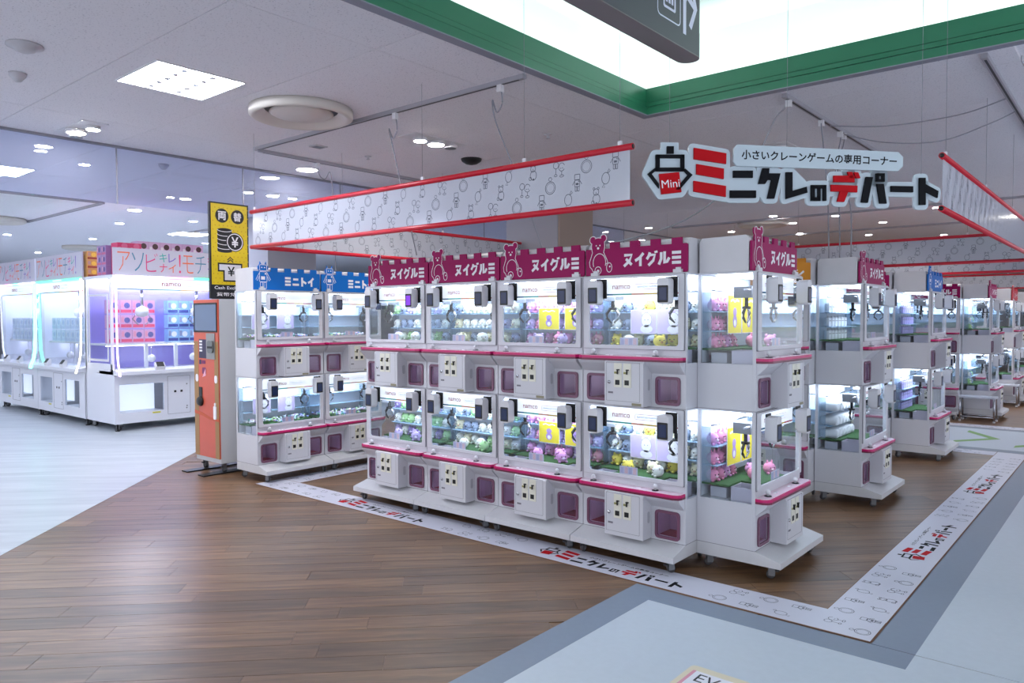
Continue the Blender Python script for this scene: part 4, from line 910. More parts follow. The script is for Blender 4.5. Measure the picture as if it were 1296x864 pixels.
def changer_sign():
    root = empty('money_sign', (-5.85, -0.07, 1.692)); tag(root, 'yellow upright money exchange sign with coin and banknote icons', 'sign')
    YEL = mat('sign_yellow', (232, 202, 22), 0.4); YD = mat('sign_dots', (206, 160, 20), 0.5)
    h, wd = 0.92, 0.402; F = lambda a, b, d: (d, a, b)
    MB().box(-0.015, 0.015, 0, wd, 0.0, h, INKS).build('sign_body', root)
    MB().box(0.015, 0.0165, 0.014, wd - 0.014, 0.135, h - 0.014, YEL).build('yellow_face', root)
    mb = MB(); 
    for i in range(9):
        for j in range(18): fill(mb, circ(0.034 + i * 0.042 + (j % 2) * 0.021, 0.155 + j * 0.042, 0.006, 6), F, 0.0168, YD)
    o = mb.build('dot_pattern', root); tag(o, kind='stuff')
    for a, ch in ((0.125, '両'), (0.285, '替')):
        mb = MB(); fill(mb, circ(a, h - 0.125, 0.068, 24), F, 0.0175, INKS); c = mb.build('black_disc', root)
        mb = MB(); put_text(mb, ch, (a - 0.042, a + 0.042, h - 0.167, h - 0.083), F, 0.018, PRINTW, 0.03); mb.build('lettering', c)
    mb = MB()
    for i in range(5):
        z = 0.46 + i * 0.042; P = circ(0.15, z, 0.075, 10, 0.018, 180, 360, False) + circ(0.15, z + 0.032, 0.075, 10, 0.018, 0, 180, False); fill(mb, P, F, 0.0173 + i * 0.00004, INKS)
        stroke(mb, circ(0.15, z + 0.033, 0.075, 10, 0.018, 180, 360, False), 0.006, F, 0.0177 + i * 0.00004, PRINTW)
    mb.build('coin_stack', root)
    mb = MB(); fill(mb, circ(0.255, 0.55, 0.092, 28), F, 0.0182, INKS); stroke(mb, circ(0.255, 0.55, 0.079, 28), 0.009, F, 0.0186, PRINTW, True); put_text(mb, '¥', (0.218, 0.292, 0.50, 0.60), F, 0.0187, PRINTW, 0.015); mb.build('yen_coin', root)
    mb = MB(); 
    for z in (0.40, 0.378): stroke(mb, [(0.175, z - 0.025), (0.205, z), (0.235, z - 0.025)], 0.010, F, 0.0175, INKS)
    mb.build('chevron', root)
    mb = MB(); fill(mb, [(0.075, 0.345), (0.33, 0.345), (0.33, 0.26), (0.295, 0.26), (0.295, 0.165), (0.13, 0.165), (0.13, 0.26), (0.075, 0.26)][::-1], F, 0.0175, INKS)
    fill(mb, [(0.09, 0.33), (0.315, 0.33), (0.315, 0.275), (0.28, 0.275), (0.28, 0.18), (0.145, 0.18), (0.145, 0.275), (0.09, 0.275)][::-1], F, 0.0178, PRINTW)
    put_text(mb, '¥', (0.175, 0.25, 0.22, 0.31), F, 0.0182, INKS, 0.015); mb.build('banknote', root)
    mb = MB(); put_text(mb, 'Cash Exchange', (0.04, 0.37, 0.082, 0.122), F, 0.0155, PRINTW, 0.015); put_text(mb, '貨幣兌換', (0.06, 0.33, 0.025, 0.062), F, 0.0155, PRINTW, 0.015); mb.build('lettering', root)
changer_sign()

# ================================================================== LARGE CRANE GAMES
def big_machine(loc, rz, label, wd, led, bins, coin, prod, seed):
    root = empty('large_crane_game', loc, rz); tag(root, label, 'crane game', 'large crane games on the pale floor'); rnd = random.Random(seed)
    BW = mat('big_white', (212, 214, 224), 0.35); BINL = mat('bin_glow', (240, 244, 255), 0.5, emit=0.7, ecol=(226, 234, 255)); LAV = mat('big_lavender', (160, 150, 222), 0.5) if prod == 'red' else mat('big_pale_back', (206, 214, 240), 0.5)
    BL = mat('big_lamp', (255, 255, 255), 0.5, emit=L_BIG, ecol=(224, 230, 255)); d_ = 0.93; F = fxz
    mb = MB()
    # lower body with openings
    xs = sorted([v for b in bins for v in b]); edges = [0.0] + xs + [wd]
    for i in range(0, len(edges), 2): mb.box(edges[i], edges[i + 1], 0, 0.03, 0.24, 0.62, BW)
    mb.box(0, wd, 0, 0.03, 0.10, 0.24, BW); mb.box(0, wd, 0, 0.03, 0.62, 0.75, BW)
    mb.box(0, 0.025, 0.03, d_, 0.10, 0.90, BW); mb.box(wd - 0.025, wd, 0.03, d_, 0.10, 0.90, BW); mb.box(0, wd, d_ - 0.03, d_, 0.10, 2.09, BW); mb.box(0.025, wd - 0.025, 0.03, d_ - 0.03, 0.10, 0.13, BW)
    mb.box(0, wd, 0.03, d_ - 0.03, 0.76, 0.80, BW); mb.box(0, wd, 0.0, d_, 2.05, 2.09, BW)
    for x in (0, wd - 0.03): mb.box(x, x + 0.03, 0.06, 0.10, 0.80, 2.05, BW); mb.box(x, x + 0.03, d_ - 0.06, d_, 0.80, 2.05, BW)
    mb.build('cabinet', root)
    MB().prism([(-0.085, 0.755), (-0.085, 0.80), (0.06, 0.83), (0.06, 0.755)][::-1], fyz, 0, wd, BW).build('counter', root)
    for a, b in bins:
        mb = MB().box(a, b, 0.30, 0.31, 0.24, 0.62, BINL).box(a, b, 0.03, 0.30, 0.23, 0.24, BW).box(a, b, 0.03, 0.30, 0.62, 0.63, BW); bn = mb.build('prize_bin', root)
        MB().box(a, b, 0.008, 0.012, 0.24, 0.62, GLASS).build('flap', bn)
    a, b = coin; mb = MB(); ring(mb, rrect(a, b, 0.17, 0.70, 0.004, 1), rrect(a + 0.004, b - 0.004, 0.174, 0.696, 0.004, 1), F, -0.002, 0.0, SEAM); cd = mb.build('coin_door', root)
    mb = MB(); m_ = (a + b) / 2
    for x in (m_ - 0.07, m_ + 0.02): mb.box(x, x + 0.03, -0.004, 0, 0.47, 0.50, DARK)
    mb.build('coin_slot', cd)
    mb = MB(); 
    for x, z in ((b - 0.05, 0.58), (b - 0.05, 0.27), (b - 0.055, 0.24)): mb.lathe([(0.010, -0.004), (0.010, 0.0)], (x, 0, z), GREYM, 8, 'y')
    mb.build('lock', cd)
    MB().box(bins[0][1] - 0.16, bins[0][1] - 0.05, -0.0015, 0, 0.205, 0.225, mat('yellow_label', (206, 200, 70))).build('warning_label', root)
    for x in (wd * 0.28, wd * 0.62):
        mb = MB().prism([(-0.075, 0.80), (-0.02, 0.80), (-0.02, 0.90), (-0.04, 0.91), (-0.085, 0.85)][::-1], fyz, x, x + 0.13, WHITE2); c = mb.build('control_console', root)
        MB().prism([(-0.087, 0.853), (-0.042, 0.912), (-0.040, 0.911), (-0.084, 0.851)], fyz, x + 0.015, x + 0.115, DARK).build('console_screen', c)
    # header, front glass, sides
    hd = MB().prism([(0.02, 1.895), (0.02, 2.06), (0.04, 2.06), (0.04, 1.895)][::-1], fyz, 0.03, wd - 0.03, HEAD).build('header_panel', root)
    mb = MB(); put_text(mb, 'namco', (wd * 0.36, wd * 0.36 + 0.27, 1.955, 2.005), F, 0.0195, NRED, 0.012); mb.build('lettering', hd)
    mb = MB(); stroke(mb, rrect(wd * 0.36 + 0.32, wd * 0.36 + 0.56, 1.96, 2.0, 0.008, 2), 0.004, F, 0.0195, mat('teal_print', (60, 120, 150)), True); mb.build('logo_frame', hd)
    mb = MB(); 
    for k, c in enumerate(((20, 120, 170), (40, 180, 160), (245, 200, 60), (225, 60, 80))): mb.box(0.03 + (wd - 0.06) * k / 4, 0.03 + (wd - 0.06) * (k + 1) / 4, 0.018, 0.02, 1.898, 1.908, mat('stripe_%d' % c[0], c, 0.4))
    mb.build('colour_stripe', hd)
    MB().box(0.03, wd - 0.03, 0.008, 0.012, 0.83, 2.05, GLASS).build('front_glass', root)
    for k, x in enumerate((0.008, wd - 0.012)): MB().box(x, x + 0.004, 0.10, d_ - 0.06, 0.90, 2.05, GLASS if (k or prod == 'red') else mat('frosted_white', (226, 230, 242), 0.5)).build('side_glass', root)
    mb = MB(); ring(mb, rrect(0.16, 0.80, 0.93, 1.84, 0.02, 2), rrect(0.19, 0.77, 0.96, 1.81, 0.015, 2), fyz, -0.003, 0.004, WHITE2); mb.build('side_frame', root)
    MB().box(0.05, wd - 0.05, 0.08, 0.13, 2.02, 2.048, BL).build('lamp_strip', root)
    MB().box(0.05, wd - 0.05, d_ - 0.14, d_ - 0.10, 2.02, 2.048, BL).build('lamp_strip', root)
    # LED tubes along the front edges, bending outwards at the counter
    for k, x in enumerate((0.035, wd - 0.035)):
        pts = [(x, -0.012, 2.07), (x, -0.016, 1.7), (x, -0.022, 1.3), (x, -0.030, 1.02), (x, -0.055, 0.88), (x, -0.095, 0.77), (x, -0.10, 0.74)]
        MB().tube(pts, 0.012, mat('led_%s' % led[k][0], led[k][1], 0.4, emit=4.0, ecol=led[k][1]), 8).build('led_tube', root)
    mb = MB()
    for k in range(5): mb.box(0.04 + (wd - 0.08) * k / 5, 0.04 + (wd - 0.08) * (k + 1) / 5, -0.014, 0.0, 2.062, 2.082, mat('led_%s' % led[2][k][0], led[2][k][1], 0.4, emit=5.0, ecol=led[2][k][1]))
    mb.build('led_bar', root)
    # sign board with coloured lettering
    sg = MB().box(0.012, wd - 0.012, 0.0, 0.02, 2.095, 2.45, mat('big_sign', (196, 193, 210), 0.4)).build('sign_board', root)
    cols = [(236, 110, 70), (70, 130, 160), (226, 60, 130), (40, 170, 160), (120, 90, 190), (230, 60, 110)]
    x = 0.07; i = 0
    for ch in ('ア', 'ソ', 'ビ', 'キ/ナ', 'レ/イ', '！', 'モ', 'チ', 'キ/ナ', 'レ/イ', '！'):
        cw = 0.075 if ch == '！' else 0.185 if '/' not in ch else 0.125
        if x + cw > wd - 0.04: break
        mb = MB()
        if '/' in ch:
            u, v = ch.split('/'); put_text(mb, u, (x, x + cw - 0.02, 2.285, 2.405), F, -0.0012, mat('sgn%d' % (i % 6), cols[i % 6]), 0.0); put_text(mb, v, (x, x + cw - 0.02, 2.145, 2.262), F, -0.0012, mat('sgn%d' % ((i + 2) % 6), cols[(i + 2) % 6]), 0.0)
        else: put_text(mb, ch, (x + (0.02 if ch == '！' else 0), x + cw - 0.025, 2.145, 2.40), F, -0.0012, mat('sgn%d' % (i % 6), cols[i % 6]), -0.014)
        mb.build('lettering', sg); x += cw; i += 1
    # stage inside
    MB().box(0.03, wd - 0.03, d_ - 0.05, d_ - 0.032, 0.80, 2.05, LAV).build('back_panel', root)
    MB().box(0.03, wd - 0.03, 0.30 if prod == 'red' else 0.16, d_ - 0.05, 1.14, 1.165, WHITE2).build('display_shelf', root)
    MB().box(0.06, wd - 0.06, 0.36, 0.40, 1.128, 1.139, mat('added_shelf_light', (255, 255, 255), 0.5, emit=12.0, ecol=(222, 226, 255))).build('added_shelf_light', root)  # unseen glowing strip, added to brighten the space below the shelf
    for x in (wd * 0.30, wd * 0.53, wd * 0.80): MB().box(x, x + 0.045, 0.33, 0.37, 0.80, 1.14, WHITE2).build('shelf_post', root)
    for x in (wd * 0.27, wd * 0.70):
        yc = 0.28 if prod == 'red' else 0.45
        mb = MB().box(x - 0.10, x + 0.10, yc - 0.12, yc + 0.12, 1.93, 2.02, WHITE2); cr = mb.build('crane_carriage', root)
        MB().tube([(x, yc, 1.94), (x, yc, 1.62)], 0.02, CHROME, 8).lathe([(0.02, 0.08), (0.075, 0.05), (0.09, 0.0), (0.075, -0.05), (0.03, -0.07)], (x, yc, 1.60), WHITE2, 16).tube([(x - 0.07, yc, 1.58), (x - 0.13, yc, 1.50), (x - 0.05, yc, 1.42)], 0.008, CHROME, 6).tube([(x + 0.07, yc, 1.58), (x + 0.13, yc, 1.50), (x + 0.05, yc, 1.42)], 0.008, CHROME, 6).build('claw', cr)
    for x in (wd * 0.33, wd * 0.66): MB().ball((x, 0.26, 0.95), 0.055, WHITE2).tube([(x, 0.26, 1.0), (x, 0.26, 1.14)], 0.004, CHROME, 5).build('hanging_ball', root)
    for x, y in ((0.09, 0.08), (wd - 0.09, 0.08), (0.09, d_ - 0.08), (wd - 0.09, d_ - 0.08)): o = link('caster', CASTER, root, (x, y, 0), 0.4); o.scale = (1.5, 1.5, 1.33)
    for x in (0.03, wd - 0.07): MB().lathe([(0.03, 0.002), (0.03, 0.012), (0.012, 0.015), (0.012, 0.10)], (x + 0.02, 0.05, 0), DARK, 12).build('levelling_foot', root)
    return root
WB = 1.84
BIGS = []
cG, cY, cP, cW, cT = ('teal', (110, 230, 200)), ('yellow', (236, 226, 190)), ('pink', (226, 190, 250)), ('white', (240, 244, 255)), ('green', (60, 220, 150))
BIGS.append(big_machine((-12.28, 0.498, 0), 0, 'large white crane game with pale boxes, beside the stacked orange boxes', WB, (cG, cY, (cT, cT, cG, cT, cT)), ((0.10, 0.60), (1.09, 1.64)), (0.66, 1.03), 'pale', 1))
BIGS.append(big_machine((-14.13, 0.498, 0), 0, 'large white crane game cut off by the left picture edge', WB, (cW, cG, (cW, ('rose', (236, 150, 210)), cG, cW, cW)), ((0.10, 0.60), (1.09, 1.64)), (0.66, 1.03), 'pale', 2))
BIGS.append(big_machine((-9.47, 0.505, 0), R(90), 'large white crane game with red and blue prize boxes, behind the money changer', WB, (cP, cP, (cW, cW, ('rose', (236, 150, 210)), cT, ('lilac', (190, 180, 255)))), ((0.065, 0.655), (1.10, 1.72)), (0.705, 1.03), 'red', 3))

def l2w(o, p):
    c, s = math.cos(o.rotation_euler.z), math.sin(o.rotation_euler.z)
    return (o.location.x + p[0] * c - p[1] * s, o.location.y + p[0] * s + p[1] * c, o.location.z + p[2])
def prize_boxes():
    def bmesh_box(n, w_, d_, h_, base, art, band, az=0.60):
        mb = MB().box(-w_ / 2, w_ / 2, 0, d_, 0, h_, mat('card_' + n, base, 0.35))
        f = -0.0008; F = lambda a, b, d: (a, d, b)
        fill(mb, [(-w_ / 2 + 0.006, h_ * 0.08), (w_ / 2 - 0.006, h_ * 0.08), (w_ / 2 - 0.006, h_ * 0.30), (-w_ / 2 + 0.006, h_ * 0.30)], F, f, mat('band_' + n, band, 0.4))
        fill(mb, circ(w_ * 0.08, h_ * az, min(w_, h_) * 0.26, 12), F, f, mat('art_' + n, art, 0.4))
        fill(mb, [(-w_ * 0.42, h_ * 0.45), (-w_ * 0.2, h_ * 0.45), (-w_ * 0.2, h_ * 0.86), (-w_ * 0.42, h_ * 0.86)], F, f, mat('art2_' + n, tuple(min(255, int(v * 0.5 + 110)) for v in band), 0.4))
        return mb.mesh('prize_box')
    A = bmesh_box('red', 0.155, 0.12, 0.19, (206, 150, 190), (70, 70, 140), (214, 50, 100)); B = bmesh_box('blue', 0.155, 0.12, 0.19, (150, 190, 226), (240, 240, 250), (60, 70, 140)); Cc = bmesh_box('pale', 0.15, 0.12, 0.17, (206, 220, 236), (170, 190, 220), (190, 205, 230))
    m3, m2, m1 = BIGS[2], BIGS[0], BIGS[1]
    def put(me, o, x, y, z, label, group):
        b = bpy.data.objects.new('prize_box', me); COL.objects.link(b); b.location = l2w(o, (x, y, z)); b.rotation_euler = (0, 0, o.rotation_euler.z); tag(b, label, 'box', group)
    for r in range(3):
        for c in range(4): put(A, m3, 0.20 + c * 0.16, 0.46, 1.166 + r * 0.205, 'red and lilac prize box on the display shelf of the large machine', 'red prize boxes in the large machine')
        for c in range(4): put(B, m3, 1.02 + c * 0.16, 0.46, 1.166 + r * 0.205, 'blue and white prize box on the display shelf of the large machine', 'blue prize boxes in the large machine')
    for r in range(2):
        for c in range(8): put(Cc, m2, 0.22 + c * 0.185, 0.17, 1.166 + r * 0.185, 'pale prize box on the shelf of the large machine beside the orange boxes', 'pale prize boxes in the middle large machine')
        for c in range(8): put(Cc, m1, 0.22 + c * 0.185, 0.17, 1.166 + r * 0.185, 'pale prize box on the shelf of the large machine cut by the left edge', 'pale prize boxes in the leftmost large machine')
    # boxes stored on the roofs
    T = bmesh_box('store', 0.155, 0.20, 0.485, (206, 164, 200), (70, 34, 40), (220, 200, 214), 0.87); T2 = bmesh_box('storered', 0.155, 0.20, 0.43, (196, 40, 96), (206, 90, 130), (160, 30, 80), 0.9); T3 = bmesh_box('orange', 0.15, 0.20, 0.12, (206, 150, 80), (236, 190, 70), (150, 60, 40)); T4 = bmesh_box('purple', 0.14, 0.20, 0.133, (150, 120, 170), (80, 60, 130), (190, 90, 130))
    for me in (T,):
        for k in range(2): pass
    WH = ['first', 'second', 'third', 'fourth', 'fifth', 'sixth']
    for c in range(6): put(T, m3, 0.50 + c * 0.158, 0.22, 2.0905, WH[c] + ' pink figure box from the left on the roof of the large machine', 'figure boxes on the roof of the large machine')
    for c in range(2): put(T2, m3, 0.32 - 0.157 * c + 0.0, 0.03 + 0.0 * c, 2.0905, ('inner' if c == 0 else 'outer') + ' red box peeking over the left end of the sign board', 'red boxes over the sign board end')
    for r in range(3):
        for k in range(2):
            b = bpy.data.objects.new('prize_box', T4); COL.objects.link(b); b.location = l2w(m3, (0.02, 0.31 + 0.15 * k, 2.0905 + r * 0.134)); tag(b, ('bottom', 'middle', 'top')[r] + ' purple patterned box at the roof corner, ' + ('front' if k == 0 else 'rear') + ' stack', 'box', 'purple boxes on the roof corner')
    for r in range(3):
        for k in range(3 if r < 2 else 2): 
            b = bpy.data.objects.new('prize_box', T3); COL.objects.link(b); b.location = (-10.39 - 0.0 , 0.62 + 0.16 * k, 2.0905 + r * 0.122); b.rotation_euler = (0, 0, R(90)); tag(b, 'orange and yellow box stacked on the roof between the large machines', 'box', 'orange boxes between the large machines')
prize_boxes()

# ================================================================== CONTENTS OF THE SMALL MACHINES
PLUSH = {}
def plush_mesh(n, body, acc, ear, r=0.0402):
    if n in PLUSH: return PLUSH[n]
    B = mat('plush_' + n, body, 0.85); A = mat('plush_acc_' + n, acc, 0.85); mb = MB()
    mb.ball((0, 0, r * 0.92), (r, r * 0.92, r * 0.92), B, 12, 8)
    for s in (-1, 1):
        if ear == 'round': mb.ball((s * r * 0.62, 0.0, r * 1.66), (r * 0.30, r * 0.2, r * 0.30), B, 8, 5)
        elif ear == 'long': mb.ball((s * r * 0.40, 0.0, r * 1.80), (r * 0.18, r * 0.14, r * 0.45), B, 8, 5)
        else: mb.ball((s * r * 0.76, 0.0, r * 1.15), (r * 0.20, r * 0.2, r * 0.42), A, 8, 5)
        mb.ball((s * r * 0.34, -r * 0.86, r * 1.08), r * 0.10, INKS, 6, 4); mb.ball((s * r * 0.62, -r * 0.62, r * 0.22), (r * 0.28, r * 0.28, r * 0.2), B, 8, 4)
    mb.ball((0, -r * 0.86, r * 0.80), (r * 0.26, r * 0.16, r * 0.2), A, 8, 5)
    PLUSH[n] = mb.mesh('plush_toy'); return PLUSH[n]
plush_mesh('white', (238, 238, 232), (200, 190, 180), 'flop'); plush_mesh('cream', (238, 230, 196), (214, 180, 150), 'round'); plush_mesh('lavender', (196, 176, 226), (236, 226, 240), 'round'); plush_mesh('pink', (238, 150, 190), (250, 214, 226), 'long')
plush_mesh('green', (170, 214, 150), (226, 240, 210), 'round'); plush_mesh('yellow', (240, 220, 96), (180, 130, 60), 'round'); plush_mesh('blue', (140, 176, 214), (220, 230, 240), 'flop'); plush_mesh('greyblue', (150, 164, 190), (60, 64, 84), 'flop'); plush_mesh('purple', (150, 130, 190), (210, 200, 230), 'round'); plush_mesh('rose', (226, 160, 216), (240, 220, 240), 'round')
CN = {'white': 'white', 'cream': 'cream', 'lavender': 'lavender', 'pink': 'pink', 'green': 'pale green', 'yellow': 'yellow', 'blue': 'light blue', 'greyblue': 'grey-blue', 'purple': 'purple', 'rose': 'rose-pink'}
rndp = random.Random(11)
def put_plush(key, tier, col, x, y, z, place, rz=None):
    o = MACHINES[key]; b = bpy.data.objects.new('plush_toy', PLUSH[col]); COL.objects.link(b)
    b.location = l2w(o, (x, y, ZB + UH * tier + z)); b.rotation_euler = (0, 0, o.rotation_euler.z + (rndp.uniform(-0.35, 0.35) if rz is None else rz))
    tag(b, 'round %s plush toy in the %s window of %s' % (CN[col], 'upper' if tier else 'lower', place), 'plush toy', 'plush toys in the %s window of %s' % ('upper' if tier else 'lower', place))
def stock(key, tier, cols, place, n=8, xs=None):
    for r in range(3):
        zz = (0.3565, 0.4605, 0.5755)[r]
        for i in range(n): put_plush(key, tier, cols[(i + r + (i * r) % 2) % len(cols)], 0.076 + i * 0.0832, 0.294, zz, place)
    for i in range(3): put_plush(key, tier, cols[(i * 2 + tier) % len(cols)], (0.27, 0.40, 0.49)[i] + rndp.uniform(-0.01, 0.01), (0.12, 0.19, 0.11)[i], 0.3565, place, rndp.uniform(-1, 1))
PL = ['the leftmost front-row machine', 'the second front-row machine', 'the third front-row machine', 'the last front-row machine']
for t in (0, 1):
    stock('r0', t, ['lavender', 'white', 'green', 'greyblue'] if t else ['lavender', 'white', 'purple', 'green'], PL[0])
    stock('r1', t, ['white', 'cream', 'greyblue', 'white', 'cream'] if t else ['white', 'cream', 'white', 'greyblue', 'green'], PL[1])
    stock('r2', t, ['rose', 'lavender', 'rose', 'pink'], PL[2])
    stock('r3', t, ['yellow', 'white', 'cream', 'greyblue', 'white'], PL[3])
    stock('e1', t, ['pink', 'pink', 'rose'], 'the nearest side-facing machine', 4)
    for i in range(3):
        for r in range(2): put_plush('e4', t, ['green', 'white', 'blue'][(i + r) % 3], 0.09 + i * 0.09, 0.292, (0.3565, 0.4605)[r], 'the machine behind the first bench')
def pouches():
    def pm(n, c):
        mb = MB(); m = mat('pouch_' + n, c, 0.6); mb.prism(rrect(-0.034, 0.034, 0.0, 0.075, 0.014, 3), fxz, -0.018, 0.018, m); mb.tube([(-0.012, 0, 0.074), (-0.010, 0, 0.088), (0.010, 0, 0.088), (0.012, 0, 0.074)], 0.003, m, 6); mb.box(-0.026, 0.026, -0.0195, -0.018, 0.045, 0.05, SEAM); return mb.mesh('pouch')
    def rm(): return MB().tube([(0, 0.0, 0.038), (0, 0.012, 0.038), (0, 0.12, 0.038), (0, 0.135, 0.038)], [0.030, 0.038, 0.038, 0.030], mat('roll_white', (232, 234, 238), 0.85), 14).mesh('roll_plush')
    PW_, PP, RM = pm('white', (228, 230, 236)), pm('purple', (170, 160, 214)), rm()
    for key, t, me, nm, lb in (('e2', 1, PW_, 'pouch', 'white hanging pouch in the upper window of the second side-facing machine'), ('e2', 0, RM, 'roll_plush', 'white bolster plush in the lower window of the second side-facing machine'), ('e3', 1, PP, 'pouch', 'purple pouch in the upper window of the blue-topped side-facing machine'), ('e3', 0, PP, 'pouch', 'purple pouch in the lower window of the blue-topped side-facing machine')):
        o = MACHINES[key]
        for r in range(3):
            for i in range(6):
                b = bpy.data.objects.new(nm, me); COL.objects.link(b); b.location = l2w(o, (0.08 + i * 0.082, 0.20 if nm == 'roll_plush' else 0.29, ZB + UH * t + (0.3565, 0.4605, 0.5755)[r])); b.rotation_euler = (0, 0, o.rotation_euler.z); tag(b, lb, 'plush toy' if nm == 'roll_plush' else 'pouch', ('bolster plush toys' if nm == 'roll_plush' else 'pouches') + ' in the ' + lb.split(' in the ', 1)[1])
pouches()

def posters():
    YEL = mat('poster_yellow', (232, 214, 40), 0.45); LV = mat('poster_lavender', (206, 190, 232), 0.45); LS = mat('poster_lilac_figure', (170, 140, 210), 0.5)
    def poster(key, t, x, y, z, w_, h_, m, fig, label, rz=0.0):
        o = MACHINES[key]; root = empty('poster', l2w(o, (x, y, ZB + UH * t + z)), o.rotation_euler.z + rz); tag(root, label, 'poster')
        MB().box(0, w_, 0, 0.003, 0, h_, PRINTW).box(0.004, w_ - 0.004, -0.0006, 0, 0.004, h_ - 0.004, m).build('card', root)
        mb = MB(); F = lambda a, b, d: (a, d, b); f = -0.0012
        if fig == 'slim':
            fill(mb, circ(w_ / 2, h_ * 0.56, w_ * 0.13, 12, h_ * 0.12), F, f, LS); fill(mb, circ(w_ / 2, h_ * 0.32, w_ * 0.15, 12, h_ * 0.17), F, f, LS); fill(mb, circ(w_ / 2, h_ * 0.28, w_ * 0.08, 10, h_ * 0.09), F, f - 0.0003, PRINTW); stroke(mb, [(w_ * 0.2, h_ * 0.84), (w_ * 0.35, h_ * 0.88), (w_ * 0.5, h_ * 0.83), (w_ * 0.65, h_ * 0.88), (w_ * 0.8, h_ * 0.84)], h_ * 0.05, F, f, PRINTW)
        else:
            fill(mb, circ(w_ * 0.62, h_ * 0.58, w_ * 0.20, 14, h_ * 0.30), F, f, PRINTW); fill(mb, circ(w_ * 0.62, h_ * 0.20, w_ * 0.24, 14, h_ * 0.17), F, f, PRINTW)
            for s in (-1, 1): fill(mb, circ(w_ * 0.62 + s * w_ * 0.12, h_ * 0.86, w_ * 0.055, 8), F, f, PRINTW); fill(mb, circ(w_ * 0.62 + s * w_ * 0.06, h_ * 0.58, w_ * 0.018, 6), F, f - 0.0004, INK)
            stroke(mb, circ(w_ * 0.62, h_ * 0.58, w_ * 0.20, 14, h_ * 0.30), 0.0015, F, f - 0.0003, INK, True)
        mb.build('print', root)
    for t, tn in ((1, 'upper'), (0, 'lower')):
        poster('r2', t, 0.20, 0.215, 0.455, 0.185, 0.155, YEL, 'slim', 'yellow poster with lilac figure, whole one, %s window of third front-row machine' % tn)
        poster('r2', t, 0.43, 0.215, 0.455, 0.185, 0.155, YEL, 'slim', 'yellow poster with lilac figure, cut by frame, %s window of third front-row machine' % tn)
        poster('r3', t, 0.225, 0.215, 0.435, 0.19, 0.155, LV, 'round', 'lavender poster with white figure, first one, %s window of last front-row machine' % tn)
        poster('r3', t, 0.418, 0.215, 0.435, 0.19, 0.155, LV, 'round', 'lavender poster with white figure, second one, %s window of last front-row machine' % tn)
        poster('e1', t, 0.14, 0.232, 0.44, 0.20, 0.235, YEL, 'slim', 'yellow poster nearest the side glass, %s window of nearest side-facing machine' % tn)
        poster('e1', t, 0.35, 0.232, 0.44, 0.20, 0.235, YEL, 'slim', 'yellow poster near the crane, %s window of nearest side-facing machine' % tn)
        for k in range(2): poster('t0', t, 0.10 + 0.27 * k, 0.235, 0.44, 0.19, 0.15, LV, 'round', ('first' if k == 0 else 'second') + ' lavender board on the back wall, %s window of first blue-topped machine' % tn)
posters()
def toy_heaps():
    cols = [mat('toy_%d' % i, c, 0.4) for i, c in enumerate(((220, 224, 240), (160, 170, 230), (190, 215, 160), (226, 190, 220), (120, 190, 180), (240, 240, 245)))]
    rn = random.Random(5)
    for key, nm in (('t0', 'first blue-topped machine'), ('t1', 'second blue-topped machine')):
        for t in (0, 1):
            mb = MB()
            for k in range(150):
                x, y = rn.uniform(0.05, W - 0.05), rn.uniform(0.05, D - 0.05)
                if y < 0.185 and not 0.22 < x < 0.51: y = rn.uniform(0.185, D - 0.05)
                r = rn.uniform(0.009, 0.016)
                mb.ball((x, y, 0.3565 + r + rn.uniform(0, 0.03) * (y / D)), (r * rn.uniform(0.8, 1.5), r, r * 0.8), cols[k % 6], 6, 4)
            o = MACHINES[key]; b = mb.build('small_toys', None, l2w(o, (0, 0, ZB + UH * t)), o.rotation_euler.z)
            tag(b, 'heap of tiny pastel capsule toys in the %s window of the %s' % ('upper' if t else 'lower', nm), 'toys', 'heaps of tiny toys', 'stuff')
toy_heaps()

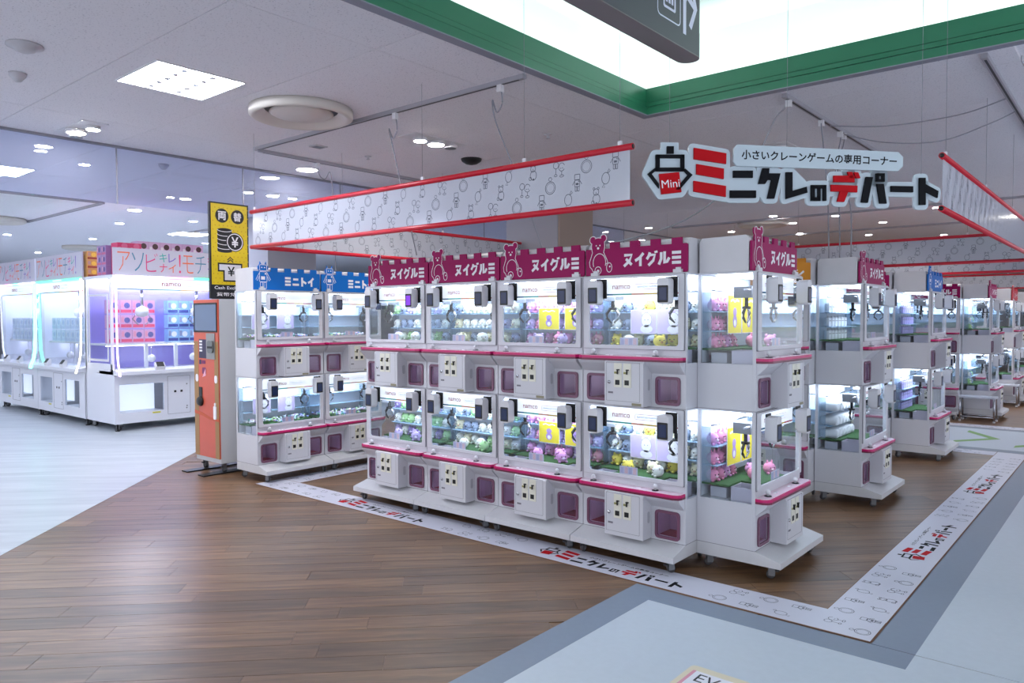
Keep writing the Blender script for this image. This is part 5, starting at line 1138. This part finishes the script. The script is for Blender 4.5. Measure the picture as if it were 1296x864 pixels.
# ================================================================== BENCHES AND LOOSE THINGS
def bench(x, y, label):
    root = empty('metal_bench', (x, y, 0)); tag(root, label, 'bench', 'low metal benches across the aisle'); TUBE = mat('bench_steel', (190, 192, 200), 0.25, 0.9); TOPM = mat('bench_top', (196, 200, 214), 0.35)
    MB().prism(rrect(0, 0.46, 0, 0.24, 0.015, 2), fxy, 0.335, 0.36, TOPM).build('seat', root)
    for xx in (0.02, 0.44): MB().tube([(xx, 0.0, 0.012), (xx, 0.0, 0.30), (xx, 0.03, 0.335), (xx, 0.21, 0.335), (xx, 0.24, 0.30), (xx, 0.24, 0.012)], 0.013, TUBE, 8).build('leg_frame', root)
    for yy in (0.0, 0.24): MB().tube([(0.02, yy, 0.07), (0.44, yy, 0.07)], 0.010, TUBE, 8).build('stretcher', root)
    for xx in (0.02, 0.44):
        for yy in (0.0, 0.24): MB().lathe([(0.016, 0.0005), (0.016, 0.02)], (xx, yy, 0), WHITE2, 10).build('foot', root)
bench(-1.095, 8.69, 'low metal bench before the first machine across the chevron aisle'); bench(-1.095, 11.13, 'low metal bench farther back across the chevron aisle')
def loose():
    root = empty('floor_notice', (-0.42, -0.84, 0.0022), R(0)); tag(root, 'paper notice on a cream board lying on the grey floor, cut by the picture edge', 'notice')
    MB().prism(rrect(-0.10, 0.40, -0.42, 0.10, 0.02, 2), fxy, 0, 0.004, mat('notice_board', (226, 214, 190), 0.5)).build('board', root)
    MB().box(-0.06, 0.34, -0.38, 0.055, 0.004, 0.005, mat('notice_paper', (236, 234, 242), 0.5)).box(-0.075, -0.06, -0.38, 0.055, 0.004, 0.005, mat('notice_pink', (222, 150, 170), 0.5)).build('paper', root)
    mb = MB(); put_text(mb, 'EV', (-0.035, 0.06, -0.035, 0.035), fxy, 0.0055, INKS, 0.0); mb.build('lettering', root)
    tag(MB().prism(circ(0.70, 0.02, 0.07, 16, 0.045), fxy, 0.0018, 0.003, mat('navy_mark', (40, 60, 100), 0.5)).build('floor_mark'), 'navy round floor marker at the lower right picture corner', 'floor sticker')
loose()

def violet_screen():
    # one terminal of the leftmost front-row machine shows a violet screen
    ts = [c for c in CH[MACHINES['r0'].name] if c.name.startswith('payment_terminal')]
    o = [c for c in CH[ts[3].name] if c.name.startswith('screen') and 'bezel' not in c.name][0]
    o.data = o.data.copy(); o.data.materials[0] = SCREENP; o['label'] = 'violet lit screen'
violet_screen()
